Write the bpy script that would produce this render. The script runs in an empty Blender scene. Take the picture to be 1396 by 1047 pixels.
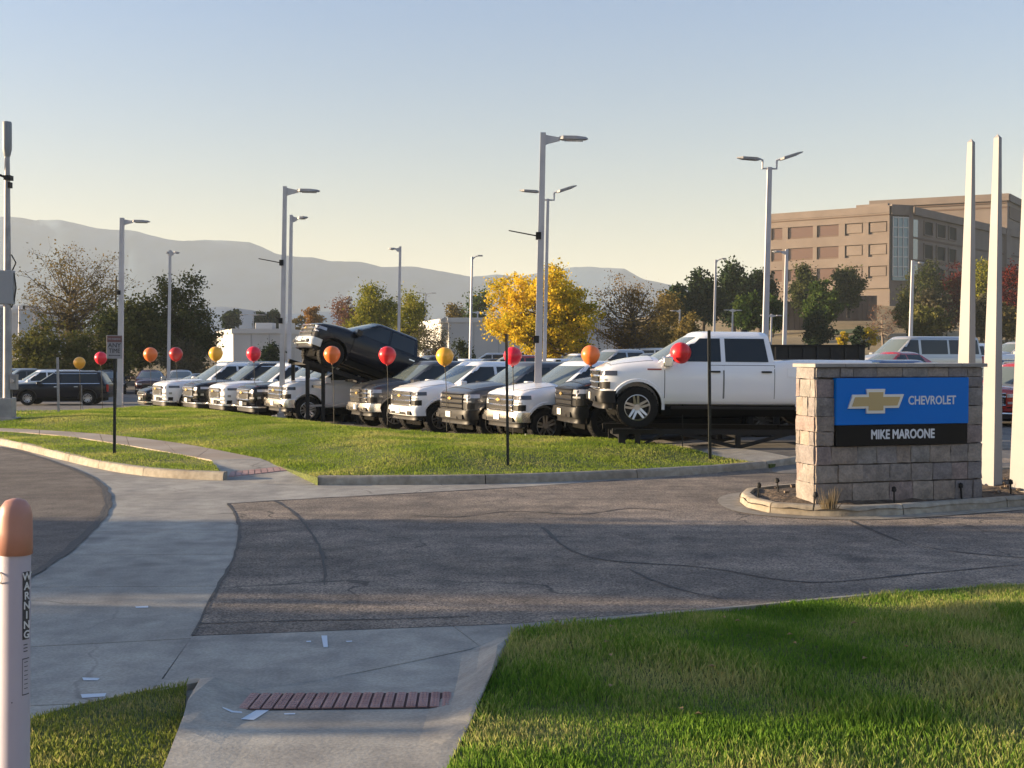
import bpy, bmesh, math, random
import numpy as np
from math import sin, cos, tan, pi, radians, sqrt, atan2
from mathutils import Vector, Matrix
from mathutils.bvhtree import BVHTree
from mathutils.geometry import delaunay_2d_cdt
random.seed(7)
S = bpy.context.scene
COL = S.collection
CH = 2.2                      # camera height above the street
FPX = 1600.0                  # focal length in photo pixels
PITCH = math.atan(39.5/FPX)

# ---------------------------------------------------------------- camera
cd = bpy.data.cameras.new('camera'); cam = bpy.data.objects.new('camera', cd); COL.objects.link(cam)
cd.sensor_width = 36; cd.lens = FPX/1396*36; cd.clip_start = .1; cd.clip_end = 12000
cam.location = (0, 0, CH); cam.rotation_euler = (pi/2-PITCH, 0, 0)
S.camera = cam
# ---------------------------------------------------------------- sky and sun
SUN_AZ = radians(-88)         # measured from +Y towards +X
SUN_EL = radians(8)
W = bpy.data.worlds.new('World'); S.world = W; W.use_nodes = True
nt = W.node_tree; nt.nodes.clear()
wo = nt.nodes.new('ShaderNodeOutputWorld'); bg = nt.nodes.new('ShaderNodeBackground'); sk = nt.nodes.new('ShaderNodeTexSky')
sk.sky_type = 'NISHITA'; sk.sun_disc = False; sk.sun_elevation = SUN_EL; sk.sun_rotation = SUN_AZ
sk.altitude = 1800; sk.air_density = 1.0; sk.dust_density = 5.0; sk.ozone_density = 1.8
bg.inputs['Strength'].default_value = .066
tcw = nt.nodes.new('ShaderNodeTexCoord'); sx = nt.nodes.new('ShaderNodeSeparateXYZ'); mrw = nt.nodes.new('ShaderNodeMapRange'); tint = nt.nodes.new('ShaderNodeMix'); mulw = nt.nodes.new('ShaderNodeMix')
nt.links.new(tcw.outputs['Generated'], sx.inputs[0]); nt.links.new(sx.outputs['Z'], mrw.inputs[0]); mrw.inputs[1].default_value = .0; mrw.inputs[2].default_value = .38
tint.data_type = 'RGBA'; tint.inputs['A'].default_value = (1.16, .70, .38, 1); tint.inputs['B'].default_value = (.93, 1.02, 1.17, 1); nt.links.new(mrw.outputs[0], tint.inputs['Factor'])   # autumn haze: warm band all round the horizon
mulw.data_type = 'RGBA'; mulw.blend_type = 'MULTIPLY'; mulw.inputs['Factor'].default_value = 1; nt.links.new(sk.outputs[0], mulw.inputs['A']); nt.links.new(tint.outputs['Result'], mulw.inputs['B'])
nt.links.new(mulw.outputs['Result'], bg.inputs[0]); nt.links.new(bg.outputs[0], wo.inputs[0])
sd = bpy.data.lights.new('sun', 'SUN'); sun = bpy.data.objects.new('sun', sd); COL.objects.link(sun)
sd.energy = 5.0; sd.angle = radians(.5); sd.color = (1, .76, .48)
sv = Vector((sin(SUN_AZ)*cos(SUN_EL), cos(SUN_AZ)*cos(SUN_EL), sin(SUN_EL)))
sun.rotation_euler = sv.to_track_quat('Z', 'Y').to_euler(); sun.location = (-30, 0, 30)
S.view_settings.view_transform = 'Standard'; S.view_settings.look = 'None'
S.view_settings.exposure = 2.12; S.view_settings.gamma = 1; S.view_settings.use_curve_mapping = False
HAZE_DENSITY = .00022

# ---------------------------------------------------------------- terrain and survey helpers
def ss(a, b, x):
    t = min(1, max(0, (x-a)/(b-a))); return t*t*(3-2*t)
def zf(x, y):
    z = .26*ss(1.5, 4.5, x)*ss(21.5, 24, y)
    z += .75*ss(42, 75, y)*ss(-12, 25, x)
    z -= .42*ss(-13, -20, x)*ss(38, 48, y)
    if y > 95:
        h = 7.2 + 5.5*ss(10, 60, x)
        z += h*(.35*ss(105, 165, y)+.65*ss(165, 240, y))
        z += .5*sin(x*.05+1)*sin(y*.03)*ss(110, 160, y)
    return z
def ray(px, py):
    dx = (px-698)/FPX; dz = -(py-523.5)/FPX
    c, s = cos(PITCH), sin(PITCH)
    return Vector((dx, c+dz*s, dz*c-s))
def G(px, py, z=0.0):
    d = ray(px, py); t = (z-CH)/d.z
    return (d.x*t, d.y*t)
def P(px, py, Y):
    d = ray(px, py); t = Y/d.y
    return Vector((d.x*t, Y, CH+d.z*t))
def poly(pts, z=0.0): return [G(a, b, z) for a, b in pts]

# ---------------------------------------------------------------- materials
M = {}
def mat(name, col, rough=.6, metal=0, **k):
    if name in M: return M[name]
    m = bpy.data.materials.new(name); m.use_nodes = True; n = m.node_tree; b = n.nodes['Principled BSDF']
    b.inputs['Base Color'].default_value = (*col, 1); b.inputs['Roughness'].default_value = rough
    b.inputs['Metallic'].default_value = metal
    if 'spec' in k: b.inputs['Specular IOR Level'].default_value = k['spec']
    if 'coat' in k: b.inputs['Coat Weight'].default_value = k['coat']; b.inputs['Coat Roughness'].default_value = .04
    if 'emit' in k: b.inputs['Emission Color'].default_value = (*k['emit'], 1); b.inputs['Emission Strength'].default_value = 1
    if 'var' in k:      # noise variation: list of (scale, detail, low colour, high colour, lo, hi)
        tc = n.nodes.new('ShaderNodeTexCoord'); src = None
        for (sc, det, c0, c1, lo, hi) in k['var']:
            nz = n.nodes.new('ShaderNodeTexNoise'); nz.inputs['Scale'].default_value = sc; nz.inputs['Detail'].default_value = det
            n.links.new(tc.outputs['Object'], nz.inputs['Vector'])
            mr = n.nodes.new('ShaderNodeMapRange'); mr.inputs[1].default_value = lo; mr.inputs[2].default_value = hi
            n.links.new(nz.outputs['Fac'], mr.inputs[0])
            mx = n.nodes.new('ShaderNodeMix'); mx.data_type = 'RGBA'
            n.links.new(mr.outputs[0], mx.inputs['Factor'])
            if src is None: mx.inputs['A'].default_value = (*c0, 1); mx.inputs['B'].default_value = (*c1, 1)
            else:
                mx.blend_type = 'MULTIPLY'; mx.inputs['Factor'].default_value = 1
                n.links.new(src, mx.inputs['A']); m2 = n.nodes.new('ShaderNodeMix'); m2.data_type = 'RGBA'
                m2.inputs['A'].default_value = (*c0, 1); m2.inputs['B'].default_value = (*c1, 1)
                n.links.new(mr.outputs[0], m2.inputs['Factor']); n.links.new(m2.outputs['Result'], mx.inputs['B'])
                for l in list(mx.inputs['Factor'].links): n.links.remove(l)
                mx.inputs['Factor'].default_value = 1
            src = mx.outputs['Result']
        n.links.new(src, b.inputs['Base Color'])
    if 'bump' in k:
        sc, st, di = k['bump']
        tc = n.nodes.new('ShaderNodeTexCoord'); nz = n.nodes.new('ShaderNodeTexNoise'); nz.inputs['Scale'].default_value = sc; nz.inputs['Detail'].default_value = 6
        n.links.new(tc.outputs['Object'], nz.inputs['Vector'])
        bp = n.nodes.new('ShaderNodeBump'); bp.inputs['Strength'].default_value = st; bp.inputs['Distance'].default_value = di
        n.links.new(nz.outputs['Fac'], bp.inputs['Height']); n.links.new(bp.outputs[0], b.inputs['Normal'])
    M[name] = m; return m
def crack(m, scale, width, dark, wob=.6, mask=(.5, .62)):
    """thin dark cracks from warped Voronoi edges, only where a broad noise mask lets them"""
    n = m.node_tree; b = n.nodes['Principled BSDF']; src = b.inputs['Base Color'].links[0].from_socket
    tc = n.nodes.new('ShaderNodeTexCoord'); nz = n.nodes.new('ShaderNodeTexNoise'); nz.inputs['Scale'].default_value = 1.3; nz.inputs['Detail'].default_value = 5
    n.links.new(tc.outputs['Object'], nz.inputs['Vector'])
    va = n.nodes.new('ShaderNodeVectorMath'); va.operation = 'MULTIPLY_ADD'
    n.links.new(nz.outputs['Color'], va.inputs[0]); va.inputs[1].default_value = (wob, wob, 0); n.links.new(tc.outputs['Object'], va.inputs[2])
    vo = n.nodes.new('ShaderNodeTexVoronoi'); vo.feature = 'DISTANCE_TO_EDGE'; vo.inputs['Scale'].default_value = scale
    n.links.new(va.outputs[0], vo.inputs['Vector'])
    mr = n.nodes.new('ShaderNodeMapRange'); mr.inputs[1].default_value = width*.3; mr.inputs[2].default_value = width; mr.inputs[3].default_value = 1; mr.inputs[4].default_value = 0
    n.links.new(vo.outputs['Distance'], mr.inputs[0])
    n2 = n.nodes.new('ShaderNodeTexNoise'); n2.inputs['Scale'].default_value = .35; n.links.new(tc.outputs['Object'], n2.inputs['Vector'])
    m2 = n.nodes.new('ShaderNodeMapRange'); m2.inputs[1].default_value = mask[0]; m2.inputs[2].default_value = mask[1]; n.links.new(n2.outputs['Fac'], m2.inputs[0])
    mu = n.nodes.new('ShaderNodeMath'); mu.operation = 'MULTIPLY'; n.links.new(mr.outputs[0], mu.inputs[0]); n.links.new(m2.outputs[0], mu.inputs[1])
    mx = n.nodes.new('ShaderNodeMix'); mx.data_type = 'RGBA'; n.links.new(mu.outputs[0], mx.inputs['Factor'])
    n.links.new(src, mx.inputs['A']); mx.inputs['B'].default_value = (*dark, 1); n.links.new(mx.outputs['Result'], b.inputs['Base Color'])
def streak(m, sc, det, c0, c1, lo=.35, hi=.65):
    """multiply the colour by noise stretched along the traffic"""
    n = m.node_tree; b = n.nodes['Principled BSDF']; src = b.inputs['Base Color'].links[0].from_socket
    tc = n.nodes.new('ShaderNodeTexCoord'); mp = n.nodes.new('ShaderNodeMapping'); mp.inputs['Scale'].default_value = sc; mp.inputs['Rotation'].default_value = (0, 0, .12)
    nz = n.nodes.new('ShaderNodeTexNoise'); nz.inputs['Scale'].default_value = 1; nz.inputs['Detail'].default_value = det
    n.links.new(tc.outputs['Object'], mp.inputs[0]); n.links.new(mp.outputs[0], nz.inputs['Vector'])
    mr = n.nodes.new('ShaderNodeMapRange'); mr.inputs[1].default_value = lo; mr.inputs[2].default_value = hi; n.links.new(nz.outputs['Fac'], mr.inputs[0])
    a = n.nodes.new('ShaderNodeMix'); a.data_type = 'RGBA'; a.inputs['A'].default_value = (*c0, 1); a.inputs['B'].default_value = (*c1, 1); n.links.new(mr.outputs[0], a.inputs['Factor'])
    mx = n.nodes.new('ShaderNodeMix'); mx.data_type = 'RGBA'; mx.blend_type = 'MULTIPLY'; mx.inputs['Factor'].default_value = 1
    n.links.new(src, mx.inputs['A']); n.links.new(a.outputs['Result'], mx.inputs['B']); n.links.new(mx.outputs['Result'], b.inputs['Base Color'])
def leafmat(name, c0, c1, c2=None, trans=.3, noise=.5, rw=.55, nw=.5):
    if name in M: return M[name]
    m = bpy.data.materials.new(name); m.use_nodes = True; n = m.node_tree; n.nodes.clear()
    o = n.nodes.new('ShaderNodeOutputMaterial'); g = n.nodes.new('ShaderNodeNewGeometry'); tc = n.nodes.new('ShaderNodeTexCoord')
    nz = n.nodes.new('ShaderNodeTexNoise'); nz.inputs['Scale'].default_value = noise; n.links.new(tc.outputs['Object'], nz.inputs['Vector'])
    ad = n.nodes.new('ShaderNodeMath'); ad.operation = 'MULTIPLY_ADD'; ad.inputs[1].default_value = rw
    n.links.new(g.outputs['Random Per Island'], ad.inputs[0])
    mr = n.nodes.new('ShaderNodeMapRange'); mr.inputs[1].default_value = .32; mr.inputs[2].default_value = .68; mr.inputs[3].default_value = 0; mr.inputs[4].default_value = nw
    n.links.new(nz.outputs['Fac'], mr.inputs[0]); n.links.new(mr.outputs[0], ad.inputs[2])
    cr = n.nodes.new('ShaderNodeValToRGB'); cr.color_ramp.elements[0].color = (*c0, 1); cr.color_ramp.elements[1].color = (*(c2 or c1), 1)
    cr.color_ramp.elements[0].position = .1; cr.color_ramp.elements[1].position = .95
    if c2: e = cr.color_ramp.elements.new(.55); e.color = (*c1, 1)
    n.links.new(ad.outputs[0], cr.inputs[0])
    d = n.nodes.new('ShaderNodeBsdfDiffuse'); t = n.nodes.new('ShaderNodeBsdfTranslucent'); mx = n.nodes.new('ShaderNodeMixShader'); mx.inputs[0].default_value = trans
    n.links.new(cr.outputs[0], d.inputs[0]); n.links.new(cr.outputs[0], t.inputs[0]); n.links.new(d.outputs[0], mx.inputs[1]); n.links.new(t.outputs[0], mx.inputs[2])
    n.links.new(mx.outputs[0], o.inputs[0]); M[name] = m; return m

asphalt = mat('asphalt', (.06, .055, .055), .9, var=[(.35, 4, (.125, .109, .098), (.195, .17, .153), .35, .65), (2.6, 6, (.72, .72, .72), (1.2, 1.17, 1.12), .35, .65), (55, 3, (.35, .35, .35), (2.1, 2.05, 1.95), .32, .68)], bump=(70, .9, .012))
crack(asphalt, .33, .007, (.06, .054, .05), 1.2, (.47, .6))
asphalt2 = mat('asphalt_left', (.05, .05, .05), .9, var=[(.5, 4, (.10, .088, .08), (.145, .129, .117), .35, .65), (2.6, 6, (.75, .75, .75), (1.15, 1.13, 1.1), .35, .65), (60, 3, (.5, .5, .5), (1.6, 1.55, 1.5), .3, .7)], bump=(70, .9, .012))
lotm = mat('lot_asphalt', (.1, .095, .09), .9, var=[(.2, 4, (.11, .105, .1), (.17, .16, .15), .35, .65), (3, 6, (.8, .8, .8), (1.15, 1.15, 1.15), .35, .65)], bump=(50, .6, .01))
concm = mat('concrete', (.3, .28, .25), .85, var=[(.45, 5, (.28, .265, .24), (.375, .36, .325), .35, .65), (3.5, 7, (.8, .8, .8), (1.1, 1.1, 1.08), .35, .65), (45, 3, (.86, .86, .86), (1.1, 1.1, 1.1), .35, .65)], bump=(40, .35, .006))
crack(concm, .23, .004, (.17, .16, .145), .8, (.5, .6))
streak(asphalt, (.22, 1.6, 1), 4, (.78, .78, .79), (1.16, 1.14, 1.1)); streak(asphalt, (1.1, 1.1, 1), 2, (1, 1, 1), (.62, .62, .64), .62, .74)
streak(concm, (1.4, .35, 1), 4, (.86, .86, .87), (1.08, 1.07, 1.05)); streak(concm, (.9, 1.3, 1), 3, (1, 1, 1), (.72, .72, .74), .6, .72)
kerbm = mat('kerb_concrete', (.3, .27, .23), .85, var=[(.9, 5, (.24, .21, .17), (.36, .33, .28), .35, .65), (9, 6, (.78, .76, .73), (1.1, 1.1, 1.08), .35, .65)], bump=(35, .5, .008))
joint = mat('joint_filler', (.05, .047, .042), .95)
tar = mat('tar_seal', (.055, .05, .046), .7, bump=(20, .8, .02))
soil = mat('soil', (.05, .035, .025), .95, var=[(6, 6, (.035, .024, .017), (.13, .095, .065), .35, .65)], bump=(18, 1, .05))
drygrass = mat('dry_hill', (.2, .15, .08), .95, var=[(.03, 5, (.16, .12, .065), (.30, .225, .12), .35, .65), (.8, 6, (.75, .78, .7), (1.15, 1.12, 1.1), .35, .65)], bump=(3, .5, .1))
turf = mat('turf', (.05, .07, .02), .95, var=[(1.2, 5, (.06, .085, .018), (.11, .13, .03), .35, .65), (30, 4, (.6, .6, .6), (1.3, 1.3, 1.2), .35, .65)], bump=(60, .8, .02))
white_mark = mat('chalk_mark', (.55, .62, .7), .8)

# ---------------------------------------------------------------- mesh helpers
def setp(o, label=None, cat=None, group=None, kind=None):
    if label: o['label'] = label
    if cat: o['category'] = cat
    if group: o['group'] = group
    if kind: o['kind'] = kind
    return o
def empty(name, loc=(0, 0, 0), rot=(0, 0, 0), label=None, cat=None, group=None, kind=None, parent=None):
    o = bpy.data.objects.new(name, None); COL.objects.link(o); o.location = loc; o.rotation_euler = rot; o.empty_display_size = .2
    if parent: o.parent = parent
    return setp(o, label, cat, group, kind)
class MB:
    def __init__(s): s.v = []; s.f = []
    def add(s, vs, fs):
        n = len(s.v); s.v += [tuple(p) for p in vs]; s.f += [tuple(i+n for i in f) for f in fs]; return s
    def box(s, a, b, mtx=None):
        (x0, y0, z0), (x1, y1, z1) = a, b
        vs = [(x0, y0, z0), (x1, y0, z0), (x1, y1, z0), (x0, y1, z0), (x0, y0, z1), (x1, y0, z1), (x1, y1, z1), (x0, y1, z1)]
        if mtx: vs = [mtx @ Vector(p) for p in vs]
        return s.add(vs, [(3, 2, 1, 0), (4, 5, 6, 7), (0, 1, 5, 4), (1, 2, 6, 5), (2, 3, 7, 6), (3, 0, 4, 7)])
    def cbox(s, c, d, mtx=None): return s.box([c[i]-d[i]/2 for i in range(3)], [c[i]+d[i]/2 for i in range(3)], mtx)
    def tube(s, pts, rad, n=8, cap=True, squash=1):
        pts = [Vector(p) for p in pts]; rad = rad if hasattr(rad, '__len__') else [rad]*len(pts)
        vs = []; up = None
        for i, p in enumerate(pts):
            d = (pts[min(i+1, len(pts)-1)]-pts[max(i-1, 0)]).normalized()
            if up is None: up = Vector((1, 0, 0)) if abs(d.x) < .8 else Vector((0, 1, 0))
            a = (up-d*up.dot(d)).normalized(); up = a; b = d.cross(a)
            for k in range(n):
                t = 2*pi*(k+.5)/n; vs.append(p+(a*cos(t)+b*sin(t)*squash)*rad[i])
        fs = [(i*n+k, i*n+(k+1) % n, (i+1)*n+(k+1) % n, (i+1)*n+k) for i in range(len(pts)-1) for k in range(n)]
        if cap: fs += [tuple(range(n))[::-1], tuple((len(pts)-1)*n+k for k in range(n))]
        return s.add(vs, fs)
    def lathe(s, prof, n=24, mtx=None, axis='z'):
        vs = []
        for r, h in prof:
            for k in range(n):
                t = 2*pi*k/n; p = (r*cos(t), r*sin(t), h) if axis == 'z' else (r*cos(t), h, r*sin(t))
                vs.append(mtx @ Vector(p) if mtx else p)
        fs = [(i*n+k, i*n+(k+1) % n, (i+1)*n+(k+1) % n, (i+1)*n+k) for i in range(len(prof)-1) for k in range(n)]
        return s.add(vs, fs)
    def prism(s, pts, z0, z1):
        n = len(pts); vs = [(*p, z0) for p in pts]+[(*p, z1) for p in pts]
        return s.add(vs, [tuple(range(n))[::-1], tuple(range(n, 2*n))]+[(i, (i+1) % n, n+(i+1) % n, n+i) for i in range(n)])
    def mesh(s, name, smooth=False, bevel=0):
        me = bpy.data.meshes.new(name); me.from_pydata(s.v, [], s.f); me.validate()
        bm = bmesh.new(); bm.from_mesh(me); bmesh.ops.recalc_face_normals(bm, faces=bm.faces)
        if bevel: bmesh.ops.bevel(bm, geom=bm.edges[:], offset=bevel, segments=1, affect='EDGES', profile=.5)
        bm.to_mesh(me); bm.free()
        if smooth:
            me.polygons.foreach_set('use_smooth', [True]*len(me.polygons))
            if smooth != 'all': me.set_sharp_from_angle(angle=radians(smooth if smooth is not True else 40))
        return me
    def obj(s, name, m, parent=None, smooth=False, bevel=0, **k):
        return link(name, s.mesh(name, smooth, bevel), m, parent, **k)
def link(name, me, m, parent=None, loc=None, rot=None, label=None, cat=None, group=None, kind=None):
    o = bpy.data.objects.new(name, me); COL.objects.link(o)
    if m is not None:
        if not me.materials: me.materials.append(m)
        if me.materials[0] is not m: o.material_slots[0].link = 'OBJECT'; o.material_slots[0].material = m
    if parent: o.parent = parent
    if loc is not None: o.location = loc
    if rot is not None: o.rotation_euler = rot
    return setp(o, label, cat, group, kind)
def npmesh(name, verts, faces, m):
    """verts (n,3) and faces (k,3|4) arrays -> mesh"""
    me = bpy.data.meshes.new(name); k = faces.shape[1]
    me.vertices.add(len(verts)); me.vertices.foreach_set('co', verts.astype(np.float32).ravel())
    me.loops.add(faces.size); me.loops.foreach_set('vertex_index', faces.astype(np.int32).ravel())
    me.polygons.add(len(faces)); me.polygons.foreach_set('loop_start', np.arange(0, faces.size, k, dtype=np.int32))
    me.update(calc_edges=True); me.materials.append(m); return me
def inside(poly_, X, Y):
    r = np.zeros(len(X), bool); n = len(poly_)
    for i in range(n):
        x0, y0 = poly_[i]; x1, y1 = poly_[(i+1) % n]
        c = ((y0 > Y) != (y1 > Y)); xi = (x1-x0)*(Y-y0)/((y1-y0) if y1 != y0 else 1e-9)+x0
        r ^= c & (X < xi)
    return r
def smoothline(pts, n=6):
    """Catmull-Rom through the points"""
    out = []; p = [pts[0]]+list(pts)+[pts[-1]]
    for i in range(1, len(p)-2):
        for k in range(n):
            t = k/n
            out.append(tuple(.5*((2*p[i][a])+(-p[i-1][a]+p[i+1][a])*t+(2*p[i-1][a]-5*p[i][a]+4*p[i+1][a]-p[i+2][a])*t*t+(-p[i-1][a]+3*p[i][a]-3*p[i+1][a]+p[i+2][a])*t**3) for a in range(len(p[0]))))
    out.append(tuple(pts[-1])); return out
def sheet(name, pg, m, dz=0.0, res=1.0, zfun=None, skirt=0, kind='structure', parent=None, **k):
    """a draped polygon: Delaunay mesh with inner grid points, height = zfun (default the terrain) + dz"""
    zfun = zfun or zf
    xs = [p[0] for p in pg]; ys = [p[1] for p in pg]
    gx = np.arange(min(xs)+res*.37, max(xs), res); gy = np.arange(min(ys)+res*.41, max(ys), res)
    X, Y = np.meshgrid(gx, gy); X = X.ravel(); Y = Y.ravel(); ins = inside(pg, X, Y)
    pts = [Vector(p) for p in pg]+[Vector((a, b)) for a, b in zip(X[ins], Y[ins])]
    n = len(pg); v, e, f, *_ = delaunay_2d_cdt(pts, [], [list(range(n))], 1, 1e-5)
    vs = [(p.x, p.y, zfun(p.x, p.y)+dz) for p in v]; fs = [tuple(t) for t in f]
    mb = MB(); mb.add(vs, fs)
    if skirt:
        top = [(x, y, zfun(x, y)+dz) for x, y in pg]; mb.add(top+[(x, y, z-skirt) for x, y, z in top], [(i, (i+1) % n, n+(i+1) % n, n+i) for i in range(n)])
    me = bpy.data.meshes.new(name); me.from_pydata(mb.v, [], mb.f); me.validate()
    bm = bmesh.new(); bm.from_mesh(me); bmesh.ops.remove_doubles(bm, verts=bm.verts, dist=1e-4)
    for fc in bm.faces:
        fc.normal_update()
        if abs(fc.normal.z) > .5 and fc.normal.z < 0: fc.normal_flip()
    bm.to_mesh(me); bm.free()
    return link(name, me, m, parent, kind=kind, **k)
def clip(pg, a, b, side, gap=0):
    """half-plane clip of a polygon by the line a-b"""
    d = Vector((b[0]-a[0], b[1]-a[1])).normalized(); nx, ny = -d.y*side, d.x*side
    f = lambda p: (p[0]-a[0])*nx+(p[1]-a[1])*ny-gap
    out = []
    for i in range(len(pg)):
        p, q = pg[i], pg[(i+1) % len(pg)]; fp, fq = f(p), f(q)
        if fp >= 0: out.append(p)
        if (fp > 0) != (fq > 0) and abs(fp-fq) > 1e-12:
            t = fp/(fp-fq); out.append((p[0]+(q[0]-p[0])*t, p[1]+(q[1]-p[1])*t))
    r = []
    for p in out:
        if not r or (abs(p[0]-r[-1][0])+abs(p[1]-r[-1][1])) > 1e-4: r.append(p)
    return r
# ---------------------------------------------------------------- big ground
def build_terrain():
    rad = [0, 4, 8, 12, 16, 20, 24, 28, 33, 38, 44, 50, 57, 65, 75, 85, 95, 103, 112, 122, 132, 143, 155, 168, 180, 192, 204, 216, 228, 240, 260, 290, 340, 420, 560, 800, 1200, 2000, 3200, 5000]
    na = 180; v = [(0, 0, -.12)]; 
    for r in rad[1:]:
        for k in range(na):
            t = 2*pi*k/na; x, y = r*sin(t), r*cos(t); v.append((x, y, zf(x, y)-.12))
    f = [(0, 1+(k+1) % na, 1+k) for k in range(na)]
    for i in range(len(rad)-2):
        a = 1+i*na; b = a+na
        f += [(a+k, a+(k+1) % na, b+(k+1) % na, b+k) for k in range(na)]
    MB().add(v, f).obj('hillside_ground', drygrass, kind='structure', smooth='all')
build_terrain()
# the paved sheet everything stands on (street and sales lot)
sheet('parking_lot', [(-75, 21), (12, 21), (12, 14), (60, 14), (70, 100), (-75, 100)], lotm, 0.0, 2.2)
# --- foreground and street outlines, surveyed from the photo
curve1 = [(-200, 607), (0, 610), (60, 626), (110, 645), (138, 662), (147, 684), (141, 703), (115, 732), (75, 764), (40, 786), (0, 808), (-120, 860), (-300, 925)]
curve2 = [(310, 687), (320, 702), (326, 722), (323, 748), (310, 778), (292, 810), (262, 868)]
kerb_left = [(-200, 585), (-60, 597), (0, 607), (40, 616), (79, 626), (143, 641), (200, 649.5), (255, 653.5), (304, 655.5)]
kerb_main = [(432, 661.5), (560, 661), (700, 659), (850, 653), (940, 648), (1010, 644.5), (1085, 640.5), (1180, 632)]
lower_left_kerb = [(267, 932), (200, 946), (110, 968), (22, 993), (-120, 1045), (-300, 1120)]
K1 = smoothline(poly(kerb_left), 4); K2 = smoothline(poly(kerb_main), 4)
C1 = smoothline(poly(curve1), 6); C2 = smoothline(poly(curve2), 5)
crease = poly([(270, 931), (345, 945), (497, 916), (640, 886), (700, 864)])
edge_bottom = poly([(700, 864), (770, 857.5), (850, 847), (1000, 833), (1200, 814.5), (1396, 801), (1700, 785)])
asph_low = poly([(262, 868), (480, 860), (700, 851.5), (860, 838.5), (990, 828.5), (1100, 821), (1250, 808), (1396, 798.5), (1700, 783)])
asph_low2 = poly([(262, 868), (480, 860), (700, 851.5), (860, 838.5), (960, 829.5), (985, 830)])
# base under slabs
sheet('joint_bed', poly([(-260, 590), (1700, 600), (2100, 760), (990, 800), (700, 900), (200, 1000), (-400, 1100)]), joint, -.035, 2.0)
pan = K1 + poly([(360, 658.5), (415, 661)]) + K2[:16] + poly([(850, 655.5), (700, 666), (490, 677.5), (310, 687.5)]) + C2 + poly([(216, 932)]) + poly(lower_left_kerb[1:]) + C1[::-1]
# widen pan a little under the asphalt sheets by using the boundary itself (sheets overlap by 4 mm steps)
def zroad(x, y): return .022*sin(x*.35)*sin(y*.28)*0
cuts = [((93, 757), (323, 756)), ((37, 801), (303, 799.5)), ((117, 878.5), (261, 871)), ((0, 965), (109, 960)), ((128, 725), (323, 727)), ((150, 690), (318, 692))]
gc = [(G(*a), G(*b)) for a, b in cuts]
# extend the cut lines and order from far to near
order = [5, 4, 0, 1, 2, 3]
slabs = []; rest = pan
for i in order:
    a, b = gc[i]
    far = clip(rest, a, b, 1, .009); near = clip(rest, a, b, -1, .009)
    slabs.append(far); rest = near
slabs.append(rest)
cross = empty('cross_pan', kind='structure')
first = slabs.pop(0)
# the far slab is long: cut it across too, at the joints seen in the gutter
rest = first
for px in (-60, 75, 205, 300):
    a = G(px, 600); b = G(px*1.0+18, 700)
    left = clip(rest, a, b, 1, .007); rest = clip(rest, a, b, -1, .007); slabs.append(left)
for px in (560, 700):
    a = G(px, 640); b = G(px+6, 700)
    left = clip(rest, a, b, 1, .007); rest = clip(rest, a, b, -1, .007); slabs.append(left)
slabs.append(rest)
for s_ in slabs:
    if len(s_) > 2: sheet('concrete_slab', s_, concm, .004, 1.2, kind=None, skirt=.03, parent=cross)
# corner apron in front of the ramp
apron_poly = asph_low2 + poly([(850, 846), (770, 857.5), (700, 864)]) + crease[::-1][1:] + poly([(219, 932)])
ap = empty('corner_apron', kind='structure')
a, b = G(612, 850), G(662, 888)
for sgn in (1, -1): sheet('concrete_slab', clip(apron_poly, a, b, sgn, .004), concm, .006, .5, kind=None, skirt=.03, parent=ap)
# ramp rising towards the camera
def cdist(x, y):
    best = 9
    for i in range(len(crease)-1):
        (x0, y0), (x1, y1) = crease[i], crease[i+1]; L = (x1-x0)**2+(y1-y0)**2
        t = min(1, max(0, ((x-x0)*(x1-x0)+(y-y0)*(y1-y0))/L)); best = min(best, math.hypot(x-x0-t*(x1-x0), y-y0-t*(y1-y0)))
    return best
def zramp(x, y):
    z = .14*min(1, max(0, (7.85-y)/1.7))
    # side wings rise faster towards the lawns
    return z
LH = .15
rl = [G(270, 929, .1), G(250, 975, LH), G(222, 1047, LH), G(180, 1160, LH)]
rr = [G(700, 862, .03), G(668, 925, .12), G(640, 985, LH), G(608, 1047, LH), G(540, 1180, LH)]
ramp_poly = [crease[0]]+[crease[1]]+crease[2:]+rr[1:]+rl[::-1][:-1]
def zramp2(x, y):
    z = zramp(x, y)
    for ln, wd in ((rl, .34), (rr, .24)):
        best = 9
        for i in range(len(ln)-1):
            (x0, y0), (x1, y1) = ln[i], ln[i+1]; L = (x1-x0)**2+(y1-y0)**2
            t = min(1, max(0, ((x-x0)*(x1-x0)+(y-y0)*(y1-y0))/L)); best = min(best, math.hypot(x-x0-t*(x1-x0), y-y0-t*(y1-y0)))
        if best < wd: z = max(z, min(LH*.97, z+(LH-z)*(1-best/wd)*min(1, max(0, 8.6-y+.5*max(0, x+1.2))/.8)))
    return z
ramp = empty('kerb_ramp', kind='structure')
sheet('concrete_slab', poly([(216, 928), (264, 923), (305, 938), (305, 1000), (190, 1010)]), concm, .0095, .2, kind=None, skirt=.01, parent=ramp)
ja, jb = G(180, 1010, .13), G(640, 1006, .13)
sheet('concrete_slab', ramp_poly, concm, .0, .13, zfun=zramp2, skirt=.02, kind=None, parent=ramp)
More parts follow.
